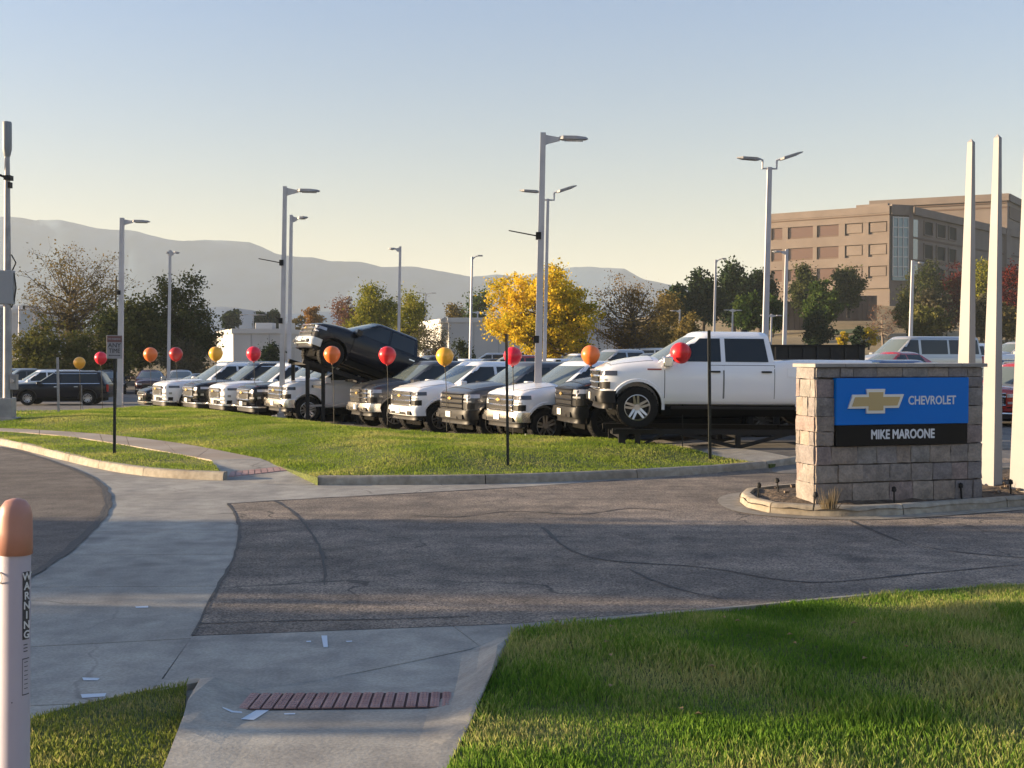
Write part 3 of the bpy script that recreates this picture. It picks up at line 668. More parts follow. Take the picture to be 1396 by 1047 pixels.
def kind_meshes(kind):
    if kind in KIND: return KIND[kind]
    s = SPEC[kind]; K = {}; rings = []; vs = []
    for (x, zb, zs, zt, w, wt) in s['st']:
        h = [(0, zb), (w*.82, zb), (w*.965, zb+.07), (w, zb+(zs-zb)*.42), (w*1.0, zb+(zs-zb)*.74), (w*.965, zs), (wt, lerp(zs, zt, .55)), (wt*.5, lerp(zs, zt, .93))]
        ring = h+[(0, zt)]+[(-a, b) for a, b in h[:0:-1]]; vs += [(x, a, b) for a, b in ring]
    N = 16; n = len(s['st']); fs = [(i*N+k, i*N+(k+1) % N, (i+1)*N+(k+1) % N, (i+1)*N+k) for i in range(n-1) for k in range(N)]+[tuple(range(N)), tuple((n-1)*N+k for k in range(N))]
    body = MB().add(vs, fs); cuts = []
    for ax in s['ax']:
        for sg in (1, -1):
            prof = [(0, sg*.56), (s['arch'], sg*.56), (s['arch'], sg*1.3), (0, sg*1.3)]
            cuts.append(('cut', MB().lathe([(.001, sg*.6), (s['arch'], sg*.6), (s['arch'], sg*1.3), (.001, sg*1.3)], 28, Matrix.Translation((ax, 0, s['wr']+.02)), 'y')))
    if s['bed']: x0, x1, hy, zb = s['bed']; cuts.append(('cut', MB().box((x1, -hy, zb), (x0, hy, 2))))
    K['body'] = modded(body, 'body', [('sub', 2)]+cuts); bvh = tree_of(K['body'])
    bv0 = tree_of(modded(body, 'b', [('sub', 2)]))     # uncut, for plates
    # greenhouse
    b, r, cz = s['belt'], s['roof'], s['crown']; (xf0, xf1), (xr0, xr1), (h0, h1) = s['xf'], s['xr'], s['hw']; vs = []
    def ring(t, z, inset=0):
        xf, xr, hw = lerp(xf0, xf1, t)-inset*.35, lerp(xr0, xr1, t)+inset*.35, lerp(h0, h1, t)-inset; bl = .16*(1-inset)
        o = []
        for k in range(9): y = hw*(-1+2*k/8); o.append((xf-bl*(y/hw)**2*(1 if abs(y) < hw*.99 else 1.25), y*(.985 if abs(y) > hw*.99 else 1), z))
        for k in range(1, 8): o.append((lerp(xf-bl*1.3, xr+.06, k/8), hw, z))
        for k in range(9): y = hw*(1-2*k/8); o.append((xr+(.06 if abs(y) > hw*.9 else .0), y, z))
        for k in range(1, 8): o.append((lerp(xr+.06, xf-bl*1.3, k/8), -hw, z))
        return o
    levels = [(-.12, b-.08, 0), (0, b, 0), (.2, lerp(b, r, .2), 0), (.4, lerp(b, r, .4), 0), (.6, lerp(b, r, .6), 0), (.8, lerp(b, r, .8), 0), (.95, lerp(b, r, .95), .005), (1, r, .03), (1.02, r+(cz-r)*.5, .10), (1.04, r+(cz-r)*.86, .24), (1.04, cz, .42)]
    for t, z, i in levels: vs += ring(t, z, i)
    N = 32; n = len(levels); cabmb = MB().add(vs, [(i*N+k, i*N+(k+1) % N, (i+1)*N+(k+1) % N, (i+1)*N+k) for i in range(n-1) for k in range(N)]+[tuple((n-1)*N+k for k in range(N))])
    K['cab'] = cabmb.mesh('cab', 50); cbv = tree_of(K['cab'])
    zt = lambda t: lerp(b, r, t)
    K['windows'] = []
    for l, rr_ in s['win']: K['windows'].append(patch(cbv, grid(lambda t: l(.06+.82*t), lambda t: rr_(.06+.82*t), zt(.06), zt(.88), 5, 4), .008, .012).mesh('window', 30))
    K['windows_r'] = [mirror_mesh(m) for m in K['windows']]
    hw_ = lambda t: lerp(h0, h1, t)
    K['windshield'] = patch(cbv, [[(lerp(-1, 1, j/10)*(hw_(t)-.10), zt(t)) for j in range(11)] for t in (.05, .25, .45, .65, .80, .93)], .01, .014, 'x').mesh('windshield', 30)
    K['rear_window'] = patch(cbv, [[(lerp(-1, 1, j/6)*(hw_(t)-.14), zt(t)) for j in range(7)] for t in (.12, .5, .86)], .01, .014, 'rx').mesh('rear_window', 30)
    K['wipers'] = [MB().tube([(xf0-.02, .35, b+.06), (xf0-.25, -.1, b+.14)], .012, 4).mesh('wiper'), MB().tube([(xf0-.02, -.35, b+.06), (xf0-.25, -.75, b+.12)], .012, 4).mesh('wiper')]
    K['trims'] = []
    if kind == 'suv':
        xa_ = lambda t: s['win'][-1][0](t)-.03; xb_ = lambda t: s['win'][0][1](t)+.03
        for t0, t1 in ((.0, .05), (.89, .93)):
            m_ = patch(cbv, [[(lerp(xa_(t), xb_(t), j/14), zt(t)) for j in range(15)] for t in (t0, t1)], .016, .02); K['trims'] += [m_.mesh('window_trim'), mirror(m_).mesh('window_trim')]
    # doors
    d0, d1 = s['dz']; sm = MB()
    K['doors'] = []
    for x0, x1 in s['doors']:
        K['doors'].append(patch(bv0, grid(lambda t: x0, lambda t: x1, d0, d1, 4, 6), .010, .012).mesh('door', 30))
        p = patch(bv0, grid(lambda t: x0-.012, lambda t: x1+.012, d0-.012, d1+.010, 4, 6), .004, .006); sm.add(p.v, p.f)
    K['doors_r'] = [mirror_mesh(m) for m in K['doors']]; K['door_seams'] = [sm.mesh('door_seam'), mirror(sm).mesh('door_seam')]
    K['handles'] = []
    for x0, x1 in s['doors']: K['handles'].append(patch(bv0, [[(x0+.06, z), (x0+.15, z), (x0+.26, z)] for z in (d1-.14, d1-.105)], .05, .03).mesh('door_handle'))
    K['handles_r'] = [mirror_mesh(m) for m in K['handles']]
    hx0, hx1, hy_ = xf0-.10, s['st'][2][0]-.06, s['st'][3][5]*.98
    def hood(e, off): return patch(bv0, [[(lerp(hx0-e, hx1+e, i/7), (hy_+e)*(-1+2*j/8)*(1-.06*max(0, i-4)/3)) for j in range(9)] for i in range(8)], off, .008, 'z')
    K['hood'] = hood(0, .008).mesh('hood', 40); K['hood_seam'] = hood(.012, .003).mesh('hood_seam', 40)
    # arches
    fl = MB(); K['wells'] = []; K['flares'] = []
    for ax in s['ax']:
        vs = []; R = s['arch']; fl = MB(); wl = MB()
        for k in range(17):
            a = -.12+(pi+.24)*k/16
            for rr_, of in ((R-.005, .0), (R-.005, .022), (R+.05, .022), (R+.062, .0)):
                x, z = ax+rr_*cos(a), s['wr']+.02+rr_*sin(a); h = bv0.ray_cast(Vector((ax+(R+.04)*cos(a), 3, max(.5, s['wr']+.02+(R+.04)*sin(a)))), Vector((0, -1, 0)))[0]
                vs.append((x, (h.y if h else s['w'])+of-.003, z))
        fl.add(vs, [(k*4+i, k*4+i+1, (k+1)*4+i+1, (k+1)*4+i) for k in range(16) for i in range(3)])
        vs = []
        for k in range(15):
            a = -.1+(pi+.2)*k/14
            for q_, y_ in ((0, .36), (R-.012, .36), (R-.012, s['w']-.05)): vs.append((ax+q_*cos(a), y_, s['wr']+.02+q_*sin(a)))
        wl.add(vs, [(k*3+i, k*3+i+1, k*3+4+i, k*3+3+i) for k in range(14) for i in range(2)])
        for w_ in (wl, mirror(wl)): K['wells'].append(w_.mesh('wheel_well', 40))
        for w_ in (fl, mirror(fl)): K['flares'].append(w_.mesh('wheel_arch_trim', 40))
    xb0, xb1 = s['ax'][1]-.3, s['ax'][0]+.3
    K['under'] = MB().box((s['rear']+.3, -s['w']*.5, s['wr']*.55), (s['front']-.4, s['w']*.5, s['dz'][0])).box((s['ax'][1]+s['arch'], -s['w']*.9, s['dz'][0]-.22), (s['ax'][0]-s['arch'], s['w']*.9, s['dz'][0]-.04)).mesh('underbody')
    # mirrors
    mx = xf0-.36; mz = b-.03
    K['mirror'] = MB().box((mx-.09, s['hw'][0]+.04, mz-.04), (mx+.10, s['hw'][0]+.30, mz+.16)).box((mx-.03, s['hw'][0]-.06, mz-.03), (mx+.04, s['hw'][0]+.1, mz+.03)).mesh('mirror', 40, .02); K['mirror_r'] = mirror_mesh(K['mirror'])
    # wheels
    R = s['wr']; tw = .135 if kind == 'pickup' else .115; rr_ = R*.62
    prof = [(rr_, -tw*.9), (R*.8, -tw), (R*.94, -tw*.98), (R, -tw*.72), (R*.996, -tw*.2), (R*.985, -tw*.18), (R*.985, tw*.18), (R*.996, tw*.2), (R, tw*.72), (R*.94, tw*.98), (R*.8, tw), (rr_, tw*.9), (rr_, -tw*.9)]
    tm = MB().lathe(prof, 32, None, 'y')
    for k in range(32):
        a = 2*pi*(k+.5)/32; m_ = Matrix.Rotation(a, 4, 'Y')
        tm.box((R*.97, -tw*.86, -.016), (R*1.008, -tw*.25, .016), m_).box((R*.97, tw*.25, -.016), (R*1.008, tw*.86, .016), m_)
    K['tyre'] = tm.mesh('wheel', 40)
    for nm, ns, w0, w1 in (('rim6', 6, .032, .06), ('rim5', 5, .04, .07)):
        rm = MB().lathe([(rr_*1.0, tw*.88), (rr_*.95, tw*.9), (rr_*.92, tw*.5), (rr_*.90, 0)], 32, None, 'y').lathe([(.001, tw*.55), (.06, tw*.55), (.075, tw*.3)], 16, None, 'y')
        for k in range(ns):
            for sp in (-.14, .14):
                m_ = Matrix.Rotation(2*pi*k/ns+.3, 4, 'Y'); L0, L1 = .05, rr_*.95
                vs = [(L0, tw*.5, -w1*.4+sp*.2), (L1, tw*.78, -w0*.5+sp*rr_*1.2), (L1, tw*.78, w0*.5+sp*rr_*1.2), (L0, tw*.5, w1*.4+sp*.2)]
                vs += [(x, y-.04, z) for x, y, z in vs]; rm.add([m_ @ Vector(p) for p in vs], [(0, 1, 2, 3), (4, 5, 6, 7), (0, 1, 5, 4), (1, 2, 6, 5), (2, 3, 7, 6), (3, 0, 4, 7)])
        K[nm] = rm.mesh('rim', 30)
    K['hub'] = MB().lathe([(.001, tw*.1), (rr_*.92, tw*.1)], 20, None, 'y').mesh('brake_disc')
    # front end
    f = s['front']; hf = s['hwf']; xe = f-.52
    if kind == 'pickup':
        K['grille'] = patch(bv0, grid(lambda t: -.66, lambda t: .66, .76, 1.15, 8, 4), .035, .03, 'x').mesh('grille', 30)
        K['bars'] = [wrapbar(f+.0, .70, f-.16, z, z+h_, 6, depth=.03, seg=14, lean=.02).mesh('grille_bar', 40) for z, h_ in ((1.125, .04), (1.01, .05), (.89, .04), (.78, .03))]
        K['mesh'] = [MB().box((f-.065, -.60, z), (f-.045, .60, z+.012)).mesh('grille_slat') for z in (.825, .855, .94, .97, 1.07, 1.095)]
        K['lamp'] = both_lamp(bv0, [[(lerp(.70, .93, j/4), z) for j in range(5)] for z in (1.045, 1.14)], [[(lerp(2.28, 2.60, j/4), z) for j in range(5)] for z in (1.055, 1.15)])
        K['drl'] = both_lamp(bv0, [[(lerp(.70, .90, j/4), z) for j in range(5)] for z in (.95, .99)], [[(lerp(2.50, 2.60, j/4), z) for j in range(5)] for z in (.95, .99)])
        K['vent'] = both_lamp(bv0, [[(lerp(.68, .95, j/4), z) for j in range(5)] for z in (.78, .92)], [[(lerp(2.42, 2.62, j/4), z) for j in range(5)] for z in (.79, .93)])
        K['bumper'] = wrapbar(f+.03, 1.005, f-.36, .51, .75, 5, depth=.06, lean=.03).mesh('bumper', 40)
        K['intake'] = MB().box((f+.035, -.52, .53), (f+.055, .52, .60)).box((f+.0, .62, .53), (f+.05, .84, .64)).box((f+.0, -.84, .53), (f+.05, -.62, .64)).mesh('bumper_opening')
        K['lower'] = wrapbar(f-.04, .90, f-.36, .39, .51, 5, depth=.05, lean=-.02).mesh('valance', 40)
        K['plate'] = MB().box((f+.065, -.15, .56), (f+.075, .15, .70)).mesh('number_plate'); K['badge'] = badge(f+.035, 1.035, .115, .04)
        K['hooks'] = []
    elif kind in ('suv', 'van'):
        zz = .70 if kind == 'suv' else .72
        K['grille'] = patch(bv0, grid(lambda t: -.56+.0*t, lambda t: .56, zz-.06, zz+.25, 6, 3), .03, .03, 'x').mesh('grille', 30)
        K['bars'] = [wrapbar(f-.0, .58, f-.14, z, z+h_, 6, depth=.03, seg=12, lean=.01).mesh('grille_bar', 40) for z, h_ in ((zz+.245, .03), (zz+.15, .035), (zz-.07, .03))]
        K['mesh'] = [MB().box((f-.06, -.52, z), (f-.035, .52, z+.02)).mesh('grille_slat') for z in (zz-.02, zz+.03, zz+.08, zz+.2)]
        K['lamp'] = both_lamp(bv0, [[(lerp(.60, .84, j/4), z+.02*j/4) for j in range(5)] for z in (zz+.15, zz+.24)], [[(lerp(f-.58, f-.22, j/4), z) for j in range(5)] for z in (zz+.20, zz+.275)])
        K['drl'] = both_lamp(bv0, [[(lerp(.62, .86, j/4), z) for j in range(5)] for z in (zz-.02, zz+.04)], [[(lerp(f-.32, f-.22, j/4), z) for j in range(5)] for z in (zz-.02, zz+.05)])
        K['vent'] = both_lamp(bv0, [[(lerp(.58, .84, j/4), z) for j in range(5)] for z in (zz-.25, zz-.10)], [[(lerp(f-.36, f-.20, j/4), z) for j in range(5)] for z in (zz-.24, zz-.12)])
        K['bumper'] = wrapbar(f+.02, hf, f-.5, zz-.30, zz-.255, 4.5, depth=.05, lean=.01).mesh('bumper', 40)
        K['intake'] = MB().box((f-.02, -.5, zz-.22), (f+.0, .5, zz-.13)).mesh('bumper_opening')
        K['lower'] = wrapbar(f-.03, hf-.03, f-.5, .28, zz-.30, 4.5, depth=.06, lean=0).mesh('valance', 40)
        K['plate'] = MB().box((f+.02, -.15, zz-.24), (f+.03, .15, zz-.11)).mesh('number_plate'); K['badge'] = badge(f+.03, zz+.165, .12, .04)
    else:
        K['grille'] = patch(bv0, grid(lambda t: -.45, lambda t: .45, .38, .60, 6, 3), .02, .03, 'x').mesh('grille', 30)
        K['bars'] = [wrapbar(f-.02, .46, f-.14, z, z+.02, 6, depth=.03, seg=12).mesh('grille_bar', 40) for z in (.50, .60)]
        K['mesh'] = []
        K['lamp'] = both_lamp(bv0, [[(lerp(.50, .74, j/4), z+.02*j/4) for j in range(5)] for z in (.58, .67)], [[(lerp(f-.5, f-.22, j/4), z) for j in range(5)] for z in (.66, .73)])
        K['drl'] = K['vent'] = None
        K['bumper'] = wrapbar(f-.01, hf-.02, f-.5, .30, .34, 4, depth=.05).mesh('bumper', 40)
        K['intake'] = None
        K['lower'] = wrapbar(f-.04, hf-.05, f-.5, .20, .30, 4, depth=.06).mesh('valance', 40)
        K['plate'] = MB().box((f+.0, -.15, .40), (f+.01, .15, .50)).mesh('number_plate'); K['badge'] = None
    # tail
    rx = s['rear']; th = s['belt']
    K['tail'] = [MB().box((rx-.01, s['w']*.80, th-.42), (rx+.10, s['w']*.965, th-.04)).mesh('tail_light', 40, .02)]
    K['tail_r'] = [mirror_mesh(K['tail'][0])]
    K['rear_bumper'] = wrapbar(-rx+.03, s['w']*.97, -rx-.4, s['dz'][0]-.02, s['dz'][0]+.2, 5, depth=.06)
    K['rear_bumper'] = MB().add([(-x, y, z) for x, y, z in K['rear_bumper'].v], K['rear_bumper'].f).mesh('rear_bumper', 40)
    if kind == 'pickup': x0, x1, hy, zb = s['bed']; K['liner'] = MB().box((x1+.005, -hy+.005, zb+.006), (x0-.005, hy-.005, zb+.03)).box((x1+.005, -hy+.004, zb), (x0-.005, -hy+.02, 1.39)).box((x1+.005, hy-.02, zb), (x0-.005, hy-.004, 1.39)).mesh('bed_liner')
    if kind == 'pickup': K['antenna'] = MB().box((-.55, -.03, cz-.01), (-.40, .03, cz+.05)).mesh('roof_antenna', 40, .015)
    else: K['antenna'] = MB().box((s['xr'][1]+.25, -.02, cz-.03), (s['xr'][1]+.42, .02, cz+.05)).mesh('roof_antenna', 40, .012)
    if s.get('roofrail'): K['rail'] = [MB().tube([(.2, sg*.60, r+.03), (.05, sg*.60, r+.085), (-1.8, sg*.60, r+.085), (-1.95, sg*.60, r+.03)], .018, 6).mesh('roof_rail', 60) for sg in (1, -1)]
    KIND[kind] = K; return K
def mirror_mesh(me):
    m = me.copy(); bm = bmesh.new(); bm.from_mesh(m); bmesh.ops.scale(bm, vec=(1, -1, 1), verts=bm.verts); bmesh.ops.reverse_faces(bm, faces=bm.faces); bm.to_mesh(m); bm.free(); return m
def both_lamp(bv, fr, sd):
    a = patch(bv, fr, .012, .02, 'x'); b = patch(bv, sd, .012, .02, 'y'); a.add(b.v, b.f); m = a.mesh('headlight', 30); return (m, mirror_mesh(m))
def badge(x, z, hw, hh):
    p = [(-1, -.45), (-.82, .45), (-.27, .45), (-.27, 1), (.33, 1), (.33, .45), (1, .45), (.82, -.45), (.27, -.45), (.27, -1), (-.33, -1), (-.33, -.45)]
    mb = MB(); n = len(p); mb.add([(x, a*hw, z+b*hh) for a, b in p]+[(x-.02, a*hw, z+b*hh) for a, b in p], [tuple(range(n))]+[(i, (i+1) % n, n+(i+1) % n, n+i) for i in range(n)])
    return mb.mesh('badge')
def vehicle(name, kind, paint, loc, heading, label, cat, group=None, chromey=True, pitch=0, dark_rims=False, far=False, scale=1.0, rimkind='rim6', bump=None, zoff=0, wheels=True, steer=0):
    K = kind_meshes(kind); s = SPEC[kind]; pm = PAINT[paint]
    r = empty(name, loc, (0, 0, heading), label, cat, group); r.scale = (scale,)*3
    if pitch: r.rotation_euler = Matrix.Rotation(heading, 4, 'Z').to_3x3().__matmul__(Matrix.Rotation(-pitch, 3, 'Y')).to_euler()
    L = lambda n, me, m, par=r, **k: link(n, me, m, par, **k)
    body = L('body', K['body'], pm); cab = L('cab', K['cab'], pm)
    for me in K['windows']+K['windows_r']: L('window', me, glass)
    ws = L('windshield', K['windshield'], shield); L('rear_window', K['rear_window'], glass)
    L('underbody', K['under'], under_m)
    for me in K['wells']: L('wheel_well', me, under_m)
    mm = chrome if chromey == 2 else (pm if kind != 'pickup' or chromey else blackp); L('mirror', K['mirror'], mm); L('mirror', K['mirror_r'], mm)
    tr = chrome if chromey else blackp
    g = L('grille', K['grille'], blackp)
    if not far:
        for me in K['bars']: L('grille_bar', me, tr, g)
        for me in K['mesh']: L('grille_slat', me, lampg if chromey else blackp, g)
        if K['badge']: L('badge', K['badge'], gold, g)
        for me in K['flares']: L('wheel_arch_trim', me, blackp if kind == 'suv' else pm)
        [L('wiper', w_, blackp, ws) for w_ in K['wipers']]
        for me in K['door_seams']: L('door_seam', me, seam_m)
        for me, h in list(zip(K['doors'], K['handles']))+list(zip(K['doors_r'], K['handles_r'])):
            d = L('door', me, pm); L('door_handle', h, blackp if chromey in (0, 2) else chrome, d)
        if K['drl']:
            for me in K['drl']: L('running_light', me, lampg)
            for me in K['vent']: L('bumper_vent', me, blackp)
        L('hood', K['hood'], pm); L('hood_seam', K['hood_seam'], seam_m)
        if K['intake']: L('bumper_opening', K['intake'], blackp)
        L('roof_antenna', K['antenna'], blackp)
    for me in K['lamp']: L('headlight', me, lampd if paint in ('white', 'silver') and kind != 'sedan' else lampg)
    L('bumper', K['bumper'], (bump or (tr if kind == 'pickup' else chrome))); L('valance', K['lower'], blackp)
    L('number_plate', K['plate'], plate_m)
    for me in K['tail']+K['tail_r']: L('tail_light', me, redl)
    L('rear_bumper', K['rear_bumper'], chrome if kind == 'pickup' and chromey else blackp)
    if kind == 'pickup': L('bed_liner', K['liner'], under_m)
    if not far:
        for me in K['trims']: L('window_trim', me, chrome if chromey else blackp)
    if 'rail' in K and not far:
        for me in K['rail']: L('roof_rail', me, tr)
    if wheels:
        for ax in s['ax']:
            for sg in (1, -1):
                w = L('wheel', K['tyre'], tyre_m); w.location = (ax, sg*(s['w']-.15), s['wr']); w.rotation_euler = (0, (ax+sg)*.7, (0 if sg > 0 else pi)+(steer if ax > 0 else 0))
                if not far or sg > 0:
                    L('rim', K[rimkind], rimd_m if dark_rims else rim_m, w)
                    if not far: L('brake_disc', K['hub'], blackp, w)
    return r
def place_front(px, D, alpha, kind, name, paint, label, cat, **k):
    """vehicle whose nose centre stands on the ground seen at column px, depth D; alpha = turn of the nose towards the street, degrees from facing left"""
    a = radians(alpha); s = SPEC[kind]; h = Vector((-cos(a), -sin(a))); x, y = (px-698)/FPX*D, D
    o = Vector((x, y))-h*s['front']*k.get('scale', 1); z = zf(o.x, o.y)+k.pop('dz', 0)
    return vehicle(name, kind, paint, (o.x, o.y, z), pi+a, label, cat, **k)
ROW = 'new vehicles lined up behind the grass berm'
place_front(212, 44.5, 31, 'suv', 'parked_suv', 'white', 'white SUV at the far left end of the front row under a red balloon', 'suv', group=ROW, scale=1.08)
place_front(254, 43.0, 31, 'suv', 'parked_suv', 'black', 'black SUV parked between the two leftmost white SUVs of the front row', 'suv', group=ROW, scale=1.08)
place_front(290, 41.4, 30, 'suv', 'parked_suv', 'white', 'white SUV in the front row, between the two black SUVs', 'suv', group=ROW, scale=1.08)
place_front(329, 39.7, 30, 'suv', 'parked_suv', 'black', 'black SUV in the front row, just left of the white pickup by the steel ramp', 'suv', group=ROW, scale=1.08)
place_front(373, 38.0, 29, 'pickup', 'parked_pickup', 'white', 'white pickup partly hidden behind the lamp post and the tall black display ramp', 'pickup truck', group=ROW, scale=1.03)
place_front(487, 35.2, 27, 'pickup', 'parked_pickup', 'grey', 'dark grey pickup with a chrome grille, first to the right of the tilted black truck', 'pickup truck', group=ROW, scale=1.03)
place_front(545, 33.0, 27, 'pickup', 'parked_pickup', 'white', 'white pickup behind the yellow balloon, between two dark grey pickups', 'pickup truck', group=ROW, scale=1.03, bump=PAINT['white'])
place_front(614, 31.0, 26, 'pickup', 'parked_pickup', 'grey', 'dark grey pickup with a black bumper, between two white pickups', 'pickup truck', group=ROW, scale=1.03, chromey=False, rimkind='rim6')
place_front(680, 29.2, 26, 'pickup', 'parked_pickup', 'white', 'white pickup with a chrome bumper behind the tallest lamp post in the middle', 'pickup truck', group=ROW, scale=1.03, rimkind='rim5')
place_front(766, 27.7, 13, 'pickup', 'parked_pickup', 'black', 'black pickup with black wheels, its nose beside the raised white truck', 'pickup truck', group=ROW, scale=1.03, chromey=False, dark_rims=True)
# the raised white display truck
vehicle('display_pickup', 'pickup', 'white', (4.50, 25.35, .66), pi+radians(2), 'big white pickup raised on a low black steel stand at the row end', 'pickup truck', chromey=2, scale=1.04, bump=blackp, rimkind='rim5', pitch=radians(.5))
dt = [o for o in S.objects if o.name == 'display_pickup'][0]
bvb = tree_of(KIND['pickup']['body'])
for nm, rows, m_ in (('fender_badge', [[(1.40, z), (1.50, z), (1.68, z)] for z in (1.17, 1.20)], signred if 'signred' in globals() else mat('badge_red', (.25, .05, .04), .4)), ('fuel_door', [[(-1.32, z), (-1.22, z), (-1.12, z)] for z in (1.05, 1.22)], PAINT['white'])):
    pt = patch(bvb, rows, .012, .01); link(nm, pt.mesh(nm), m_, dt)
for sg in (1, -1):
    link('running_board', MB().box((-1.3, sg*.93-.09, .40), (1.2, sg*.93+.09, .45)).mesh('running_board'), blackp, dt)
    if sg > 0: link('exhaust', MB().tube([(-1.3, sg*.5, .52), (-2.7, sg*.62, .50)], .05, 8).mesh('exhaust'), blackp, dt)
# the tilted black display truck
vehicle('display_pickup', 'pickup', 'navy', (-4.6, 38.1, 1.20), pi+radians(26), 'black pickup tilted nose up on a tall steel ramp, towering over the row', 'pickup truck', pitch=radians(20), scale=.99, dark_rims=True, bump=mat('pale_bumper', (.5, .53, .54), .35, .3), zoff=0)
# cars left of the row and behind
place_front(190, 47.5, 30, 'sedan', 'parked_car', 'black', 'black car whose nose peeks out left of the first white SUV', 'car')
def place(px, D, heading, kind, name, paint, label, cat, **k):
    x = (px-698)/FPX*D; z = zf(x, D)+k.pop('dz', 0); k.setdefault('far', True)
    return vehicle(name, kind, paint, (x, D, z), heading, label, cat, **k)
LE = 'vehicles parked on the left behind the lawn'
place(84, 62, pi+.12, 'suv', 'parked_suv', 'navy', 'dark blue SUV with chrome window trim seen side-on behind the left lawn', 'suv', group=LE, far=False)
place(58, 67.5, pi+.5, 'suv', 'parked_suv', 'white', 'white SUV just behind the dark blue side-on SUV at the left', 'suv', group=LE)
place(30, 71, pi+.55, 'suv', 'parked_suv', 'grey', 'grey SUV third back behind the dark blue one at far left', 'suv', group=LE)
place(2, 75, pi+.55, 'suv', 'parked_suv', 'silver', 'silver SUV cut off by the left edge behind the utility pole', 'suv', group=LE)
place(0, 100, pi+.5, 'pickup', 'parked_pickup', 'navy', 'dark pickup high behind the utility pole at the left edge', 'pickup truck', group=LE, dz=.6)
place(92, 82, -pi/2-.9, 'sedan', 'parked_car', 'white', 'pale car roof between the sign post and the leftmost balloon', 'car', group=LE)
place(150, 80, -pi/2+.35, 'sedan', 'parked_car', 'black', 'dark sedan facing the street under the second balloon from the left', 'car', group=LE, scale=1.12)
place(205, 80, -pi/2+.30, 'sedan', 'parked_car', 'maroon', 'dark red sedan facing the street under the leftmost orange balloon', 'car', group=LE, scale=1.12)
place(246, 80, -pi/2+.30, 'sedan', 'parked_car', 'silver', 'silver sedan facing the street behind the first white SUV', 'car', group=LE, scale=1.12)
# second and third rows
R2 = 'second row of vehicles behind the front row'
row2 = [('pickup', 'navy', 'dark blue pickup roof just right of the tilted black truck'), ('suv', 'black', 'black SUV roof above the first white pickup, second row'), ('suv', 'silver', 'silver SUV of the second row above the yellow balloon side'),
        ('pickup', 'white', 'white pickup of the second row behind the black sign post'), ('suv', 'navy', 'navy SUV roof of the second row left of the middle lamp post'), ('suv', 'white', 'white SUV roof of the second row right of the middle lamp post'),
        ('suv', 'black', 'black SUV of the second row behind the orange balloon')]
for i, (k_, c_, l_) in enumerate(row2):
    D = 52.5-2.35*i; x = -6.1+1.62*i; place(698+x/D*FPX, D, pi+radians(27), k_, 'parked_'+k_, c_, l_, 'suv' if k_ == 'suv' else 'pickup truck', group=R2)
R3 = 'third row of vehicles far back in the lot'
row3 = [('suv', 'black', 'black SUV of the third row under the yellow-green tree'), ('suv', 'grey', 'grey SUV of the third row right of the black tilted truck'), ('suv', 'navy', 'navy SUV of the third row before the grey-blue building'), ('suv', 'tan', 'tan SUV of the third row before the grey-blue building'), ('suv', 'white', 'white SUV of the third row just left of the golden tree'),
        ('suv', 'black', 'black SUV of the third row under the golden tree'), ('suv', 'white', 'white SUV of the third row right of the golden tree trunk'), ('suv', 'grey', 'grey SUV of the third row under the bare tree'), ('sedan', 'blue', 'blue car of the third row under the bare tree')]
for i, (k_, c_, l_) in enumerate(row3):
    D = 84-2.0*i; x = -7.5+1.9*i; place(698+x/D*FPX, D, pi+radians(25), k_, 'parked_suv' if k_ == 'suv' else 'parked_car', c_, l_, 'suv' if k_ == 'suv' else 'car', group=R3)
R4 = 'cars packed in the back of the lot'
r4c = ['white', 'black', 'silver', 'grey', 'white', 'navy', 'red', 'white', 'black', 'silver', 'blue', 'white']
r4l = ['left of the yellow-green tree', 'under the yellow-green tree', 'right of the yellow-green tree', 'by the foot of the bare thin tree', 'before the left end of the grey-blue building', 'before the grey-blue building wall', 'before the grey-blue building middle', 'just left of the golden tree trunk', 'just right of the golden tree trunk', 'between the golden and the bare tree', 'under the bare tree crown', 'right of the bare tree trunk']
for i, (c_, l_) in enumerate(zip(r4c, r4l)):
    D = 69-1.75*i; x = -8.6+1.5*i; kk = 'suv' if i % 3 else 'pickup'
    place(698+x/D*FPX, D, pi+radians(27), kk, 'parked_'+kk, c_, {'white': 'white', 'black': 'black', 'silver': 'silver', 'grey': 'grey', 'navy': 'dark blue', 'red': 'red', 'blue': 'blue'}[c_]+(' SUV ' if kk == 'suv' else ' pickup ')+'in the packed back rows, '+l_, 'suv' if kk == 'suv' else 'pickup truck', group=R4, dz=.15)
place(674, 92, pi, 'pickup', 'parked_pickup', 'silver', 'silver pickup side-on in front of the grey-blue building', 'pickup truck', dz=.25)
place(718, 90, pi, 'pickup', 'parked_pickup', 'white', 'white pickup side-on under the golden tree', 'pickup truck', dz=.35)
place(872, 86, pi, 'van', 'parked_van', 'white', 'white boxy van behind the raised truck, under the bare tree', 'van', dz=-.1)
